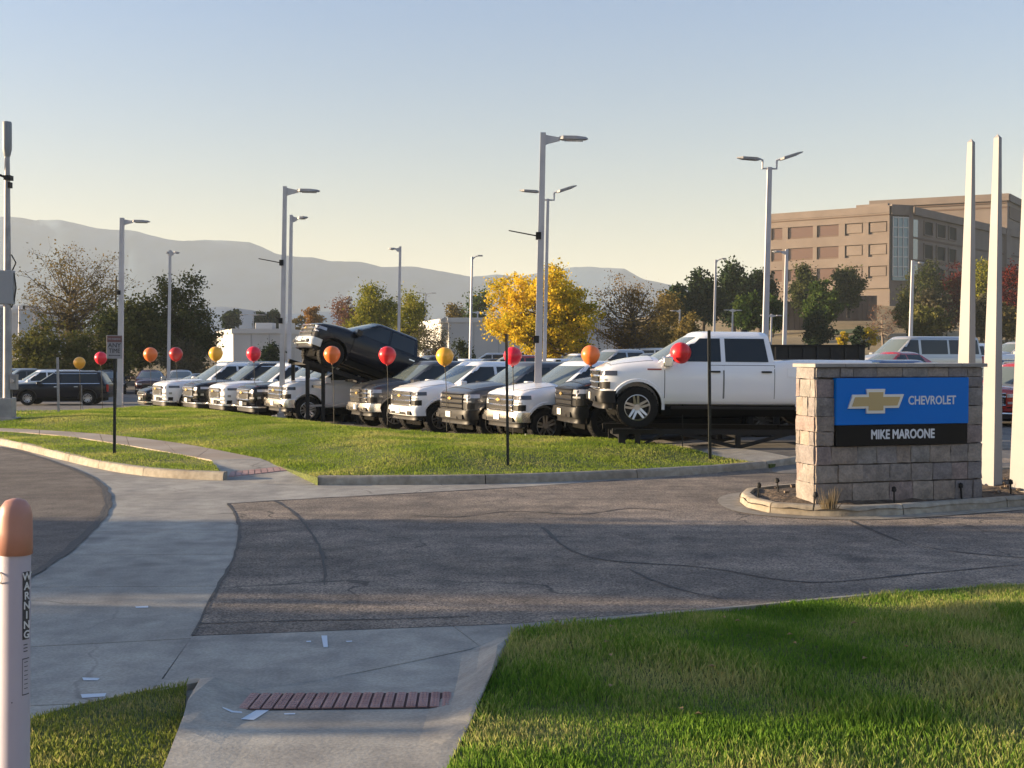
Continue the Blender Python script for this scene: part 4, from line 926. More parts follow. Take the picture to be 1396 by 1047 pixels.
# right side
RT = 'vehicles parked on the right behind the sign'
place(1250, 58, pi+.28, 'van', 'parked_van', 'silver', 'long silver passenger van behind the sign, left of the white pillars', 'van', group=RT, scale=1.08, dz=.25)
place(1215, 50, pi+.55, 'sedan', 'parked_car', 'red', 'red car roof just above the stone sign', 'car', group=RT, dz=.55)
place(1190, 47, pi+.5, 'suv', 'parked_suv', 'blue', 'blue SUV roof just above the stone sign', 'suv', group=RT, dz=-.05)
place(1262, 44, pi+.5, 'suv', 'parked_suv', 'silver', 'silver SUV roof above the stone sign, left of the first pillar', 'suv', group=RT, dz=-.12)
place(1330, 62, pi+.35, 'pickup', 'parked_pickup', 'white', 'white pickup seen between the first two white pillars', 'pickup truck', group=RT, dz=.1)
place(1392, 66, pi+.3, 'pickup', 'parked_pickup', 'silver', 'silver pickup at the right edge behind the pillars', 'pickup truck', group=RT, dz=.1)
place(1372, 39, pi+.45, 'suv', 'parked_suv', 'black', 'black SUV between the pillars at the right edge, above the red one', 'suv', group=RT, far=False)
place(1398, 33.5, pi+.75, 'suv', 'parked_suv', 'red', 'red SUV with a bright grille between the two right pillars', 'suv', group=RT, far=False, dz=-.05)
# far hill
HG = 'cars parked on the far hill'
for px, c_, l_ in ((355, 'silver', 'silver car on the far brown hill, left one of the pair by the pines'), (372, 'white', 'white car on the far brown hill, right one of the pair by the pines')):
    place(px, 246, pi, 'suv', 'parked_suv', c_, l_, 'suv', group=HG)
# ================================================================ posts, sign, balloons
galv = mat('galvanised_steel', (.3, .3, .3), .55, .2, var=[(3, 4, (.24, .24, .25), (.33, .33, .34), .35, .65)])
polew = mat('pole_paint', (.55, .55, .57), .5, 0, var=[(1.5, 5, (.40, .40, .43), (.50, .50, .52), .35, .65)])
darkst = mat('black_steel', (.009, .009, .010), .55, 0, spec=.3)
bronze = mat('sign_post_paint', (.022, .024, .02), .6, spec=.3)
LEAN = radians(1.15)
def lean_rot(rz=0): return (0, LEAN, rz)
def lamp_post(px, D, ytop, label, heads=(('r', 1.0, 0),), thick=.10, group='tall pale parking lot lamp posts', banners=(), box=None, thing='lamp_post', z=None):
    x = (px-698)/FPX*D; z0 = zf(x, D)+(.2 if D < 50 else 0) if z is None else z
    H = P(px, ytop, D).z-z0; r = empty(thing, (x, D, z0), lean_rot(), label, 'lamp post', group)
    MB().tube([(0, 0, -.1), (0, 0, H*.5), (0, 0, H)], [thick*1.1, thick*.95, thick*.8], 4 if thick > .08 else 8).obj('pole', polew, r)
    if D < 50:
        MB().box((-.17, -.17, 0), (.17, .17, .03)).box((-.11, -.11, .03), (.11, .11, .14)).obj('base_plate', galv, r)
        for a in (-1, 1):
            for b_ in (-1, 1): MB().tube([(a*.14, b_*.14, .02), (a*.14, b_*.14, .10)], .015, 6).obj('anchor_bolt', galv, r)
    for kind, L, up in heads:
        s_ = 1 if kind[0] == 'r' else -1
        if kind in 'rl':      # arm and flat head
            MB().add([(s_*.05, -.03, H-.05), (s_*.42*L, -.03, H-.11), (s_*.42*L, -.03, H-.19), (s_*.16, -.03, H-.26), (s_*.05, -.03, H-.30), (s_*.05, .03, H-.05), (s_*.42*L, .03, H-.11), (s_*.42*L, .03, H-.19), (s_*.16, .03, H-.26), (s_*.05, .03, H-.30)],
                     [(0, 1, 2, 3, 4), (9, 8, 7, 6, 5)]+[(i, (i+1) % 5, 5+(i+1) % 5, 5+i) for i in range(5)]).obj('arm', polew, r)
            a, b_ = .40*L, 1.12*L; vs = []
            for t, w, h in ((a, .06, .04), (a+.1, .15, .055), (lerp(a, b_, .6), .16, .055), (b_-.06, .11, .035), (b_, .03, .015)): zc = H-.13-up*(t-a); vs += [(s_*t, -w, zc-h*.6), (s_*t, w, zc-h*.6), (s_*t, w*.8, zc+h), (s_*t, -w*.8, zc+h)]
            hd = MB().add(vs, [(k*4+i, k*4+(i+1) % 4, k*4+4+(i+1) % 4, k*4+4+i) for k in range(4) for i in range(4)]+[(0, 1, 2, 3), (16, 17, 18, 19)]).obj('lamp_head', galv, r)
            MB().box((min(s_*(a+.14), s_*(b_-.12)), -.1, H-.185-up*(b_-a)*.5), (max(s_*(a+.14), s_*(b_-.12)), .1, H-.17-up*(b_-a)*.5)).obj('led_panel', lampg, hd)
        elif kind in ('rY', 'lY'):  # riser with raised wing
            MB().tube([(0, 0, H-.04), (s_*.22, 0, H-.04), (s_*.22, 0, H+.22), (s_*.34, 0, H+.26)], .035, 6).obj('arm', polew, r)
            vs = []
            for t, w, h in ((.32, .06, .03), (.42, .14, .04), (.85, .14, .035), (1.02, .04, .012)): zc = H+.24+up*(t-.3); vs += [(s_*t, -w, zc-h), (s_*t, w, zc-h), (s_*t, w, zc+h), (s_*t, -w, zc+h)]
            MB().add(vs, [(k*4+i, k*4+(i+1) % 4, k*4+4+(i+1) % 4, k*4+4+i) for k in range(3) for i in range(4)]+[(0, 1, 2, 3), (12, 13, 14, 15)]).obj('lamp_head', galv, r)
        elif kind in ('rc', 'lc'):  # curved thin arm
            MB().tube([(0, 0, H-.3)]+[(s_*.9*L*t, 0, H-.3+.36*sqrt(1-(1-t)**2)) for t in (.1, .3, .6, 1)], .04, 6).obj('arm', polew, r)
            MB().box((min(s_*.85*L, s_*1.45*L), -.1, H+.03), (max(s_*.85*L, s_*1.45*L), .1, H+.10)).obj('lamp_head', galv, r)
    for (yb, xb) in banners:
        zb = P(px, yb, D).z-z0; L = (xb-px)/FPX*D
        MB().tube([(0, 0, zb-.04), (L*.2, 0, zb-.02), (L, 0, zb+.09)], [.03, .016, .014], 6).obj('banner_arm', darkst, r)
        MB().box((-.13, -.10, zb-.12), (.0, .10, zb+.06)).obj('arm_bracket', darkst, r)
    if box:
        zb = P(px, box, D).z-z0; MB().box((-.30, -.09, zb-.16), (-.11, .09, zb+.16)).obj('junction_box', galv, r, bevel=.01)
    return r
lamp_post(383.5, 37.6, 254, 'lamp post with one head at the left foot of the tilted black truck', banners=((357, 349), (436, 372)), box=573)
lamp_post(732, 29.4, 181, 'tallest lamp post in the middle, in front of the white and black pickups', banners=((320, 688), (461, 716)), box=596, thick=.12)
lamp_post(163, 47.0, 297, 'lamp post behind the no parking sign at the left', heads=(('r', 1.0, 0),), thick=.13, banners=((398, 158),))
lamp_post(393, 47, 293, 'shorter lamp post just right of and behind the left middle one', heads=(('r', .6, -.1),), thick=.1)
lamp_post(229, 62.5, 341, 'thin lamp post rising from the dark trees at the left', heads=(('l', .15, 0), ('r', .45, 0)), thick=.1)
lamp_post(542, 60.5, 336, 'lamp post in front of the yellow-green tree, head to the left', heads=(('l', .55, 0),), thick=.1)
lamp_post(640, 65, 350, 'lamp post before the grey-blue building with a curved arm', heads=(('rc', .4, 0),), thick=.08)
lamp_post(741, 42, 271, 'two-headed lamp post right behind the tallest one', heads=(('lY', 1, .05), ('rY', 1, .35)), thick=.09)
lamp_post(1041, 36.5, 228, 'two-headed lamp post rising behind the cab of the raised white truck', heads=(('lY', 1, .05), ('rY', 1, .35)), thick=.12)
lamp_post(972, 67, 354, 'thin lamp post with a curved arm behind the raised white truck', heads=(('rc', .4, 0),), thick=.09)
lamp_post(1068, 62, 340, 'lamp post left of the evergreen on the slope, head to the left', heads=(('l', .7, 0),), thick=.13)
lamp_post(1240, 69, 355, 'lamp post right of the evergreens, above the silver van', heads=(('r', .6, 0),), thick=.13)
SG = 'short far lamp posts'
for px, yt, D, hd, lb in ((925, 422, 110, (('l', .8, 0),), 'short far lamp left of the dark evergreen mass'), (997, 421, 112, (('l', .8, 0), ('r', .8, 0)), 'short far two-headed lamp below the dark evergreens'),
                      (1050, 428, 105, (('l', .9, 0), ('r', .9, 0)), 'short far two-headed lamp beside the truck cab'), (579, 400, 150, (('lc', .9, 0), ('rc', .9, 0)), 'far lamp with two curved arms above the trees'),
                      (345, 428, 200, (('l', 2, 0), ('r', 2, 0)), 'far lamp by the parked cars on the brown hill'), (651, 424, 126, (('l', 1.2, 0), ('r', 1.2, 0)), 'small twin lamp standing on the grey-blue building')):
    lamp_post(px, D, yt, lb, heads=hd, thick=.11, group=SG, z=(6.0 if px == 651 else None))
for px, yt, lb in ((26, 417, 'left one of two thin pale poles behind the utility pole'), (46, 420, 'right one of two thin pale poles behind the utility pole'), (157, 378, 'dark wooden pole behind the big sparse tree')):
    D = 140; x = (px-698)/FPX*D; z0 = zf(x, D); H = P(px, yt, D).z-z0; r = empty('pole', (x, D, z0), lean_rot(), lb, 'pole')
    MB().tube([(0, 0, 0), (0, 0, H)], [.16, .11], 8).obj('shaft', polew if px < 100 else darkst, r); MB().box((-.5, -.05, H-.5), (.5, .05, H-.38)).obj('crossarm', polew if px < 100 else darkst, r)
# utility pole at the left edge
D = 35.4; x = (11-698)/FPX*D; zb = .16; H = P(11, 213, D).z-zb
r = empty('utility_pole', (x-.03, D, zb), (0, radians(.5), 0), 'grey utility pole with a cylindrical antenna on top at the left edge', 'utility pole')
MB().tube([(0, 0, .1), (0, 0, H*.5), (0, 0, H)], [.14, .11, .075], 12).obj('pole', galv, r, smooth=60)
MB().box((-.29, -.29, -.1), (.29, .29, .16)).box((-.19, -.19, .16), (.19, .19, .75)).obj('base', galv, r, bevel=.015)
MB().lathe([(.06, H-.05), (.09, H), (.135, H+.22), (.135, H+.98), (.12, H+1.03), (.001, H+1.03)], 16).obj('antenna', mat('antenna_grey', (.2, .22, .24), .5), r, smooth=40)
MB().tube([(0, 0, H-.65), (-.6, 0, H-.42), (-2.4, 0, H+.25)], [.04, .035, .03], 8).obj('arm', darkst, r)
MB().box((-.06, -.12, H-.72), (.14, .12, H-.58)).box((.05, -.08, H-.95), (.13, .08, H-.78)).obj('clamp', darkst, r)
zz = P(0, 415, D).z-zb; MB().box((-.62, -.12, zz), (.20, .10, zz+1.02)).obj('cabinet', mat('cabinet_grey', (.26, .28, .31), .5, .2), r, bevel=.02)
MB().tube([(.14, 0, zz+1.0), (.26, 0, zz+1.25), (.12, 0, zz+1.5)], .02, 6).tube([(.2, 0, zz+.95), (.26, 0, zz+.5), (.2, 0, zz+.1), (.12, 0, zz-.1)], .02, 6).obj('cable', darkst, r, smooth=60)
zz = P(0, 531, D).z-zb; MB().box((.11, -.12, zz), (.30, .08, zz+.46)).obj('meter_box', galv, r, bevel=.01); MB().lathe([(.07, -.14), (.065, -.17), (.001, -.17)], 12, Matrix.Translation((.2, 0, zz+.27)), 'y').obj('meter_dial', lampg, r)
MB().tube([(.13, -.05, zz), (.13, -.05, .2)], .02, 6).obj('conduit', darkst, r)
# big framed panel behind it
x = (-20-698)/FPX*52; r = empty('framed_panel', (x, 52, zf(x, 52)), (0, 0, 0), 'tall grey panel with a pale frame cut by the left edge', 'sign')
H = P(0, 417, 52).z-zf(x, 52); MB().box((-1.5, -.05, .3), (.85, .05, H-.08)).obj('panel', mat('panel_grey', (.22, .24, .27), .5), r); MB().box((-1.6, -.07, H-.08), (.95, .07, H)).box((.85, -.07, 0), (.95, .07, H-.08)).obj('frame', polew, r)

# ---- sign posts
FT = bpy.data.fonts.load('<builtin>') if False else None
def text(name, body, size, m, parent, loc, rot=(pi/2, 0, 0), sx=1.0, bold=0, ext=.002, spacing=1.0, align='CENTER'):
    cu = bpy.data.curves.new(name, 'FONT'); cu.body = body; cu.size = size; cu.extrude = ext; cu.align_x = align; cu.align_y = 'CENTER'; cu.space_character = spacing; cu.resolution_u = 3
    o = bpy.data.objects.new(name, cu); COL.objects.link(o); dg = bpy.context.evaluated_depsgraph_get(); me = bpy.data.meshes.new_from_object(o.evaluated_get(dg)); bpy.data.objects.remove(o)
    if bold:
        mb = MB(); V = [tuple(v.co) for v in me.vertices]; F = [tuple(p.vertices) for p in me.polygons]
        for i_, (dx_, dy_) in enumerate(((-1, 0), (1, 0), (0, -1), (0, 1), (-.7, .7), (.7, -.7), (0, 0))): mb.add([(a_+dx_*bold, b_+dy_*bold, c_+i_*.0002) for a_, b_, c_ in V], F)
        me = bpy.data.meshes.new(name); me.from_pydata(mb.v, [], mb.f)
    ob = link(name, me, m, parent, loc=loc, rot=rot); me.materials.clear(); me.materials.append(m); ob.scale = (sx, 1, 1); return ob
signw = mat('sign_white', (.27, .27, .29), .5); signr = mat('sign_red', (.15, .07, .07), .5); inkd = mat('sign_ink', (.05, .05, .06), .6)
def sign_post(px, ybase, ytop, label, plate=None, rz=0, zg=.15, pm=bronze, w=.05):
    x, D = G(px, ybase, zg); H = P(px, ytop, D).z-zg; r = empty('sign_post', (x, D, zg), (0, LEAN*(.7 if plate == 'front' else -.6), rz), label, 'sign post')
    MB().box((-w/2, -w/2, -.1), (w/2, w/2, H-.003)).obj('post', pm, r); mb = MB()
    if plate == 'front':
        W2, h = .15*1.1, .46
        pl = MB().box((-W2, -.035, H-h), (W2, -.030, H+.03)).obj('plate', signw, r, bevel=.002)
        MB().box((-W2+.012, -.0375, H-.115), (W2-.012, -.0355, H+.015)).obj('red_band', signr, pl)
        text('lettering', 'NO PARKING', .05, signw, pl, (0, -.0385, H-.05), sx=.85, bold=.002)
        text('lettering', 'ANY', .13, inkd, pl, (0, -.0365, H-.185), bold=.002); text('lettering', 'TIME', .13, inkd, pl, (0, -.0365, H-.30), sx=.85, bold=.002)
        MB().box((-.09, -.0375, H-.40), (.09, -.0355, H-.385)).add([(.09, -.037, H-.375), (.13, -.037, H-.3925), (.09, -.037, H-.41)], [(0, 1, 2)]).add([(-.09, -.037, H-.375), (-.13, -.037, H-.3925), (-.09, -.037, H-.41)], [(0, 2, 1)]).obj('arrow', inkd, pl)
    elif plate == 'edge':
        MB().box((w/2+.002, -.15, H-.46), (w/2+.008, .15, H)).obj('plate', mat('plate_edge', (.5, .42, .36), .5), r)
    for k in range(int(H/.3)): mb.box((-.007, -w/2-.004, .25+k*.3), (.007, -w/2-.001, .265+k*.3))
    mb.obj('post_hole', inkd, r, kind='stuff')
    return r
sign_post(156, 617, 459, 'dark post with a red and white no parking sign facing the street', 'front')
sign_post(692.5, 638, 455, 'dark sign post standing in the grass berm before the red balloon, sign edge-on', 'edge')
sign_post(968, 628, 450, 'dark green post before the raised white truck doors, sign edge-on', None, w=.055)
sign_post(80, 561, 487, 'short greenish post before the dark blue SUV at the left', None, zg=.1, w=.07, pm=galv)
sign_post(112, 560, 525, 'thin low stake in the shaded grass by the dark blue SUV', None, zg=.1, w=.02, pm=galv)
# ---- balloons on stakes
BC = {'orange': (.75, .17, .035), 'red': (.62, .02, .025), 'yellow': (.78, .40, .04), 'dark red': (.38, .02, .02), 'pink red': (.72, .02, .05)}
def balloon(px, py, dia, D, colr, label, hasstake=True):
    c = P(px, py, D); R = dia/FPX*D/2; zg = .22 if D < 48 else zf(c.x, D)
    m = mat('balloon_'+colr.replace(' ', '_'), BC[colr], .35, 0, coat=.2, spec=.4)
    r = empty('balloon', (c.x, D, zg), (0, radians(random.uniform(-1.6, 1.6)), 0), label, 'balloon', 'balloons on stakes along the lot'); h = c.z-zg
    pr = [(.001, h+R)]+[(R*sin(t)*(1 if t < 1.6 else 1-.07*sin((t-1.6)*2)), h+R*cos(t)*(1 if t < 1.6 else 1.10)) for t in [k*pi/16 for k in range(1, 16)]]+[(.02, h-R*1.11), (.035, h-R*1.15), (.03, h-R*1.18), (.008, h-R*1.17)]
    MB().lathe(pr, 24).obj('envelope', m, r, smooth='all')
    MB().tube([(0, 0, -.05), (.02, 0, h*.5), (0, 0, h-R*1.1)], .011, 5).obj('stake', bronze, r)
    MB().lathe([(.02, h-R*1.12-.05), (.03, h-R*1.12), (.001, h-R*1.1)], 8).obj('cup', bronze, r)
for a in ((109, 494.5, 16, 52, 'yellow', 'leftmost balloon, golden yellow, above the dark blue SUV'), (139, 488, 17, 50.5, 'pink red', 'bright red balloon left of the no parking sign'), (204.5, 483, 19, 49, 'orange', 'orange balloon in front of the dark red sedan'),
          (241.5, 482.5, 18.5, 46.5, 'dark red', 'dark red balloon above the first white SUV of the row'), (294, 482, 19, 43.7, 'yellow', 'golden balloon above the second white SUV of the row'), (346.5, 482, 20, 40.7, 'pink red', 'bright red balloon before the pale blue building wall'),
          (455, 483, 23, 33.6, 'orange', 'orange balloon in front of the tilted truck front wheel'), (528, 484, 24, 34, 'red', 'red balloon in front of the tilted truck doors'), (609, 485.5, 24.5, 31.2, 'yellow', 'golden yellow balloon over the dark grey pickup'),
          (699.5, 485, 25, 28.9, 'pink red', 'bright red balloon half hidden by the dark sign post'), (808, 483.5, 26, 27.2, 'orange', 'orange balloon above the black pickup hood'), (931, 481, 29, 24.4, 'red', 'red balloon before the driver window of the raised truck')):
    balloon(*a)
# ---- display stands
def beam(mb, a, b, t=.06):
    mb.tube([a, b], t*.75, 4); return mb
r = empty('display_ramp', (0, 0, 0), (0, 0, 0), 'tall black steel ramp frame holding up the tilted truck', 'display ramp')
hd = Vector((-cos(radians(26)), -sin(radians(26)), 0)); sd_ = Vector((-hd.y, hd.x, 0))    # nose direction, and side away from camera... 
o = Vector((-4.6, 38.1, 0)); gz = zf(-4.6, 38)+.02
fr = o+hd*1.78; rr2 = o-hd*1.9
for s_ in (-.82, .82):
    a = fr+sd_*s_; b_ = rr2+sd_*s_
    mb = MB(); beam(mb, (a.x+hd.x*.7, a.y+hd.y*.7, 2.02), (b_.x-hd.x*1.5, b_.y-hd.y*1.5, gz+.12), .13); mb.obj('rail', darkst, r)
    for off, top in ((.55, 1.95), (.05, 1.80), (-1.1, 1.42), (-1.45, 1.28)):
        p = a+hd*off; mb = MB(); beam(mb, (p.x, p.y, gz), (p.x, p.y, top), .10); mb.obj('leg', darkst, r)
        MB().box((p.x-.12, p.y-.12, gz-.02), (p.x+.12, p.y+.12, gz+.02)).obj('foot_plate', darkst, r)
for off, zc in ((.55, 1.93), (.05, 1.2), (-1.1, 1.38), (-1.45, .5)):
    p, q = fr+sd_*-.82+hd*off, fr+sd_*.82+hd*off; mb = MB(); beam(mb, (p.x, p.y, zc), (q.x, q.y, zc), .07); mb.obj('crossbar', darkst, r)
for s_ in (-.82, .82):
    p, q = fr+sd_*s_+hd*.5, fr+sd_*s_+hd*-1.1; mb = MB(); beam(mb, (p.x, p.y, .62), (q.x, q.y, .66), .06); mb.obj('crossbar', galv, r)
r = empty('display_stand', (0, 0, 0), (0, 0, 0), 'low black truss stand under the raised white truck', 'display stand')
o = Vector((4.50, 25.35, 0)); ang = radians(2); hd = Vector((-cos(ang), -sin(ang), 0)); sd_ = Vector((-hd.y, hd.x, 0)); gz = zf(4, 25)
for s_ in (-.9, .9):
    base = o+sd_*s_; A = lambda t, z: (base.x+hd.x*t, base.y+hd.y*t, z)
    for nm, a, b_, t in (('rail', A(2.45, .62), A(-3.6, .56), .11), ('leg', A(2.25, gz), A(2.25, .62), .13), ('leg', A(1.92, gz), A(1.92, .62), .10), ('brace', A(1.88, gz+.06), A(1.3, .60), .05),
                         ('leg', A(-.18, gz-.02), A(-.18, .60), .10), ('brace', A(-.18, gz+.03), A(1.05, .58), .07), ('brace', A(-.18, gz+.03), A(-1.35, .58), .07), ('leg', A(-2.9, gz), A(-2.9, .58), .10), ('brace', A(-2.9, gz+.05), A(-1.5, .58), .06), ('brace', A(-2.2, .60), A(-4.2, gz+.02), .08)):
        mb = MB(); beam(mb, a, b_, t); mb.obj(nm, darkst, r)
for t in (2.25, -.18, -2.9):
    p, q = o+sd_*-.9+hd*t, o+sd_*.9+hd*t; mb = MB(); beam(mb, (p.x, p.y, .5), (q.x, q.y, .5), .07); mb.obj('crossbar', darkst, r)
for s_ in (-1.0, 1.0):
    p = o+sd_*s_*.9+hd*1.95; MB().box((p.x-.45, p.y-.17, .645), (p.x+.45, p.y+.17, .675)).obj('wheel_pad', darkst, r)
    p = o+sd_*s_*.9+hd*-1.95; MB().box((p.x-.45, p.y-.17, .60), (p.x+.45, p.y+.17, .63)).obj('wheel_pad', darkst, r)
# long black trailer behind the bed
D = 31; x0 = (1050-698)/FPX*D; x1 = (1179-698)/FPX*D; zt = P(1100, 472, D).z; zg = zf(8, 31)
r = empty('box_trailer', ((x0+x1)/2, D+1.0, zg), (0, 0, 0), 'long black open trailer body behind the bed of the raised truck', 'trailer'); hx = (x1-x0)/2; ht = zt-zg
MB().box((-hx, -1, .55), (hx, -.94, ht)).box((-hx, .94, .55), (hx, 1, ht)).box((-hx, -.94, .55), (-hx+.06, .94, ht)).box((hx-.06, -.94, .55), (hx, .94, ht)).box((-hx+.06, -.94, .55), (hx-.06, .94, .62)).obj('body', mat('trailer_black', (.009, .009, .010), .55), r)
for k in range(7):
    xx = -hx+.15+k*(2*hx-.3)/6; MB().box((xx-.03, -1.05, .55), (xx+.03, -1.0, ht-.02)).obj('side_post', mat('trailer_black2', (.013, .013, .014), .6), r)
MB().box((-hx-.02, -1.06, ht), (hx+.02, -.9, ht+.04)).obj('top_rail', darkst, r); MB().box((-hx+.3, -.6, .42), (hx+.9, .6, .55)).obj('chassis', darkst, r)
for sx in (-.5, .45):
    for sy in (-.95, .95): MB().lathe([(.001, -.1), (.2, -.1), (.36, -.1), (.38, -.05), (.38, .05), (.36, .1), (.001, .1)], 20, Matrix.Translation((sx, sy, .38)), 'y').obj('wheel', tyre_m, r, smooth=40)

# ================================================================ stone monument sign
A0 = Vector((4.22, 16.30, 0)); ut = Vector((.9655, .2604, 0)); un = Vector((.2604, -.9655, 0)); LW = 2.88; TH = .56; SH = 2.13; Z0 = .13
rz = atan2(ut.y, ut.x)
monument = empty('monument_sign', (A0.x, A0.y, 0), (0, 0, rz), 'stone monument sign with a blue logo panel beside the driveway', 'sign')
monument.scale = (.932, .932, .981)
mort = mat('mortar', (.115, .098, .088), .95, bump=(40, .6, .01))
MB().box((.04, .04, Z0-.12), (LW-.04, TH-.04, SH-.06)).obj('core', mort, monument)
STC = [tuple(v*1.12 for v in c) for c in [(.19, .170, .158), (.215, .18, .155), (.185, .170, .165), (.225, .195, .17), (.165, .150, .15), (.205, .165, .155), (.19, .178, .168)]]
stm = [mat('stone_%s' % 'abcdefg'[i], c, .9, var=[(5, 6, tuple(v*.82 for v in c), tuple(min(1, v*1.2) for v in c), .35, .65), (30, 4, (.85, .85, .85), (1.15, 1.13, 1.1), .35, .65)], bump=(14, .7, .03)) for i, c in enumerate(STC)]
rs = random.Random(11)
def stone(u0, u1, z0, z1, face='front', depth=.09):
    """a hewn block with a rough face; local frame: x along the wall, -y towards the street"""
    g = .005; nu, nz = 4, 3; vs = []; a0, a1, b0, b1 = u0+g*rs.uniform(.5, 1.3), u1-g*rs.uniform(.5, 1.3), z0+g*rs.uniform(.5, 1.3), z1-g*rs.uniform(.5, 1.3); pr = rs.uniform(0, .022)
    for j in range(nz+1):
        for i in range(nu+1):
            e = i in (0, nu) or j in (0, nz); c = (i in (0, nu)) and (j in (0, nz))
            u = lerp(a0, a1, i/nu)+rs.uniform(-.006, .006); z = lerp(b0, b1, j/nz)+rs.uniform(-.006, .006)
            o_ = -(pr+(rs.uniform(.0, .014) if e else rs.uniform(.008, .024))); vs.append((u, o_, z))
    n = len(vs); bk = [(a0, depth, b0), (a1, depth, b0), (a1, depth, b1), (a0, depth, b1)]
    if face == 'end': tr = lambda p: (p[1], TH-p[0], p[2])
    elif face == 'right': tr = lambda p: (LW-p[1], p[0], p[2])
    else: tr = lambda p: p
    rim = list(range(nu+1))+[(k+1)*(nu+1)-1 for k in range(1, nz+1)]+[nz*(nu+1)+i for i in range(nu-1, -1, -1)]+[k*(nu+1) for k in range(nz-1, 0, -1)]
    bi = {0: n, nu: n+1, n-1: n+2, n-1-nu: n+3}
    fs = [(j*(nu+1)+i, j*(nu+1)+i+1, (j+1)*(nu+1)+i+1, (j+1)*(nu+1)+i) for j in range(nz) for i in range(nu)]
    fs += [tuple(range(nu, -1, -1))+(n, n+1), tuple(k*(nu+1)+nu for k in range(nz, -1, -1))+(n+1, n+2), tuple(nz*(nu+1)+i for i in range(nu+1))+(n+2, n+3), tuple(k*(nu+1) for k in range(nz+1))+(n+3, n)]
    MB().add([tr(p) for p in vs+bk], fs).obj('stone', rs.choice(stm), monument, smooth=35)
zr = [0.10, .40, .66, .93, 1.13, 1.35, 1.60, 1.86, 2.06]
# left quoin column on the front, right column, end wall
rows_l = [.13, .42, .68, .95, 1.15, 1.37, 1.64, 1.90, 2.065]
for k in range(8):
    if 3 <= k <= 6: stone(.0, .30, rows_l[k], rows_l[k+1])
right = [.95, 1.22, 1.50, 1.77, 1.925]
for a, b_ in zip(right, right[1:]): stone(2.60, LW, a, b_)
for a, b_ in zip([0, .40, .62, 1.02, 1.45, 1.9, 2.26, 2.6], [.40, .62, 1.02, 1.45, 1.9, 2.26, 2.6, LW]): stone(a, b_, 1.925 if a > .1 else 1.92, 2.065)
for spl, z0, z1 in (([0, .26, .70, 1.03, 1.38, 1.62, 1.95, 2.31, 2.62, LW], .68, .94), ([0, .38, .80, 1.26, 1.63, 2.0, 2.34, 2.62, LW], .42, .67), ([0, .62, 1.25, 1.66, 2.02, 2.4, 2.72, LW], .12, .41)):
    for a, b_ in zip(spl, spl[1:]): stone(a, b_, z0, z1)
er = [.12, .42, .68, .95, 1.15, 1.37, 1.64, 1.90, 2.065]
for k in range(8):
    sp = [.01, TH-.01] if k in (0, 2, 4, 7) else ([.01, .12, TH-.15, TH-.01] if k in (6, 3) else [.01, .2, .36, TH-.01])
    for a, b_ in zip(sp, sp[1:]): stone(a, b_, er[k], er[k+1], 'end', .05)
for k in range(8): stone(.02, TH-.02, er[k], er[k+1], 'right', .05)
for a, b_ in zip([.02, .8, 1.5, 2.2], [.8, 1.5, 2.2, LW-.02]):
    for k in range(0, 8, 2): pass
capm = mat('cap_stone', (.36, .34, .31), .85, var=[(4, 5, (.25, .235, .22), (.32, .30, .28), .35, .65)], bump=(30, .5, .01))
for a, b_ in zip([-.05, .46, .98, 1.49, 1.98, 2.48], [.455, .975, 1.485, 1.975, 2.475, LW+.05]): MB().box((a, -.065, 2.068), (b_, TH+.06, 2.12)).obj('cap_stone', capm, monument, bevel=.006)
blue = mat('sign_blue', (.0005, .15, .56), .45, spec=.2); signblk = mat('sign_black', (.008, .0065, .006), .45, spec=.2); silv = mat('logo_silver', (.62, .64, .66), .3, .4); goldl = mat('logo_gold', (.42, .33, .17), .35, .35); letw = mat('letter_white', (.62, .64, .68), .4)
PX0, PX1 = .305, 2.585
bp_ = MB().box((PX0, -.075, 1.245), (PX1, .05, 1.915)).obj('blue_panel', blue, monument, bevel=.004)
kp = MB().box((PX0, -.068, .945), (PX1-.01, .05, 1.243)).obj('black_panel', signblk, monument, bevel=.004)
def pp(x, y): return (PX0+(x-278)/(1290-278)*(PX1-PX0), 1.915-(y-72)/(430-72)*.67)      # close-up of the sign panel to wall coordinates
def flat(name, pts, y0, y1, m, parent):
    n = len(pts); q = [pp(*p) for p in pts]; return MB().add([(x, y1, z) for x, z in q]+[(x, y0, z) for x, z in q], [tuple(range(n)), tuple(range(2*n-1, n-1, -1))]+[(i, (i+1) % n, n+(i+1) % n, n+i) for i in range(n)]).obj(name, m, parent)
emo = flat('emblem_rim', [(358, 304), (390, 198), (500, 198), (494, 156), (634, 156), (630, 198), (778, 198), (738, 302), (634, 302), (634, 343), (494, 343), (494, 304)], -.105, -.074, silv, bp_)
flat('emblem_face', [(385, 288), (408, 217), (512, 217), (510, 180), (618, 180), (616, 217), (748, 217), (724, 284), (618, 284), (618, 320), (510, 320), (510, 286)], -.116, -.104, goldl, emo)
x0_, z0_ = pp(1003, 250); text('lettering', 'CHEVROLET', .175, letw, bp_, (x0_, -.077, z0_), sx=.86, bold=.0035, ext=.003)
x0_, z0_ = pp(782, 515); text('lettering', 'MIKE MAROONE', .185, letw, kp, (x0_, -.070, 1.098), sx=.80, bold=.006, ext=.003)
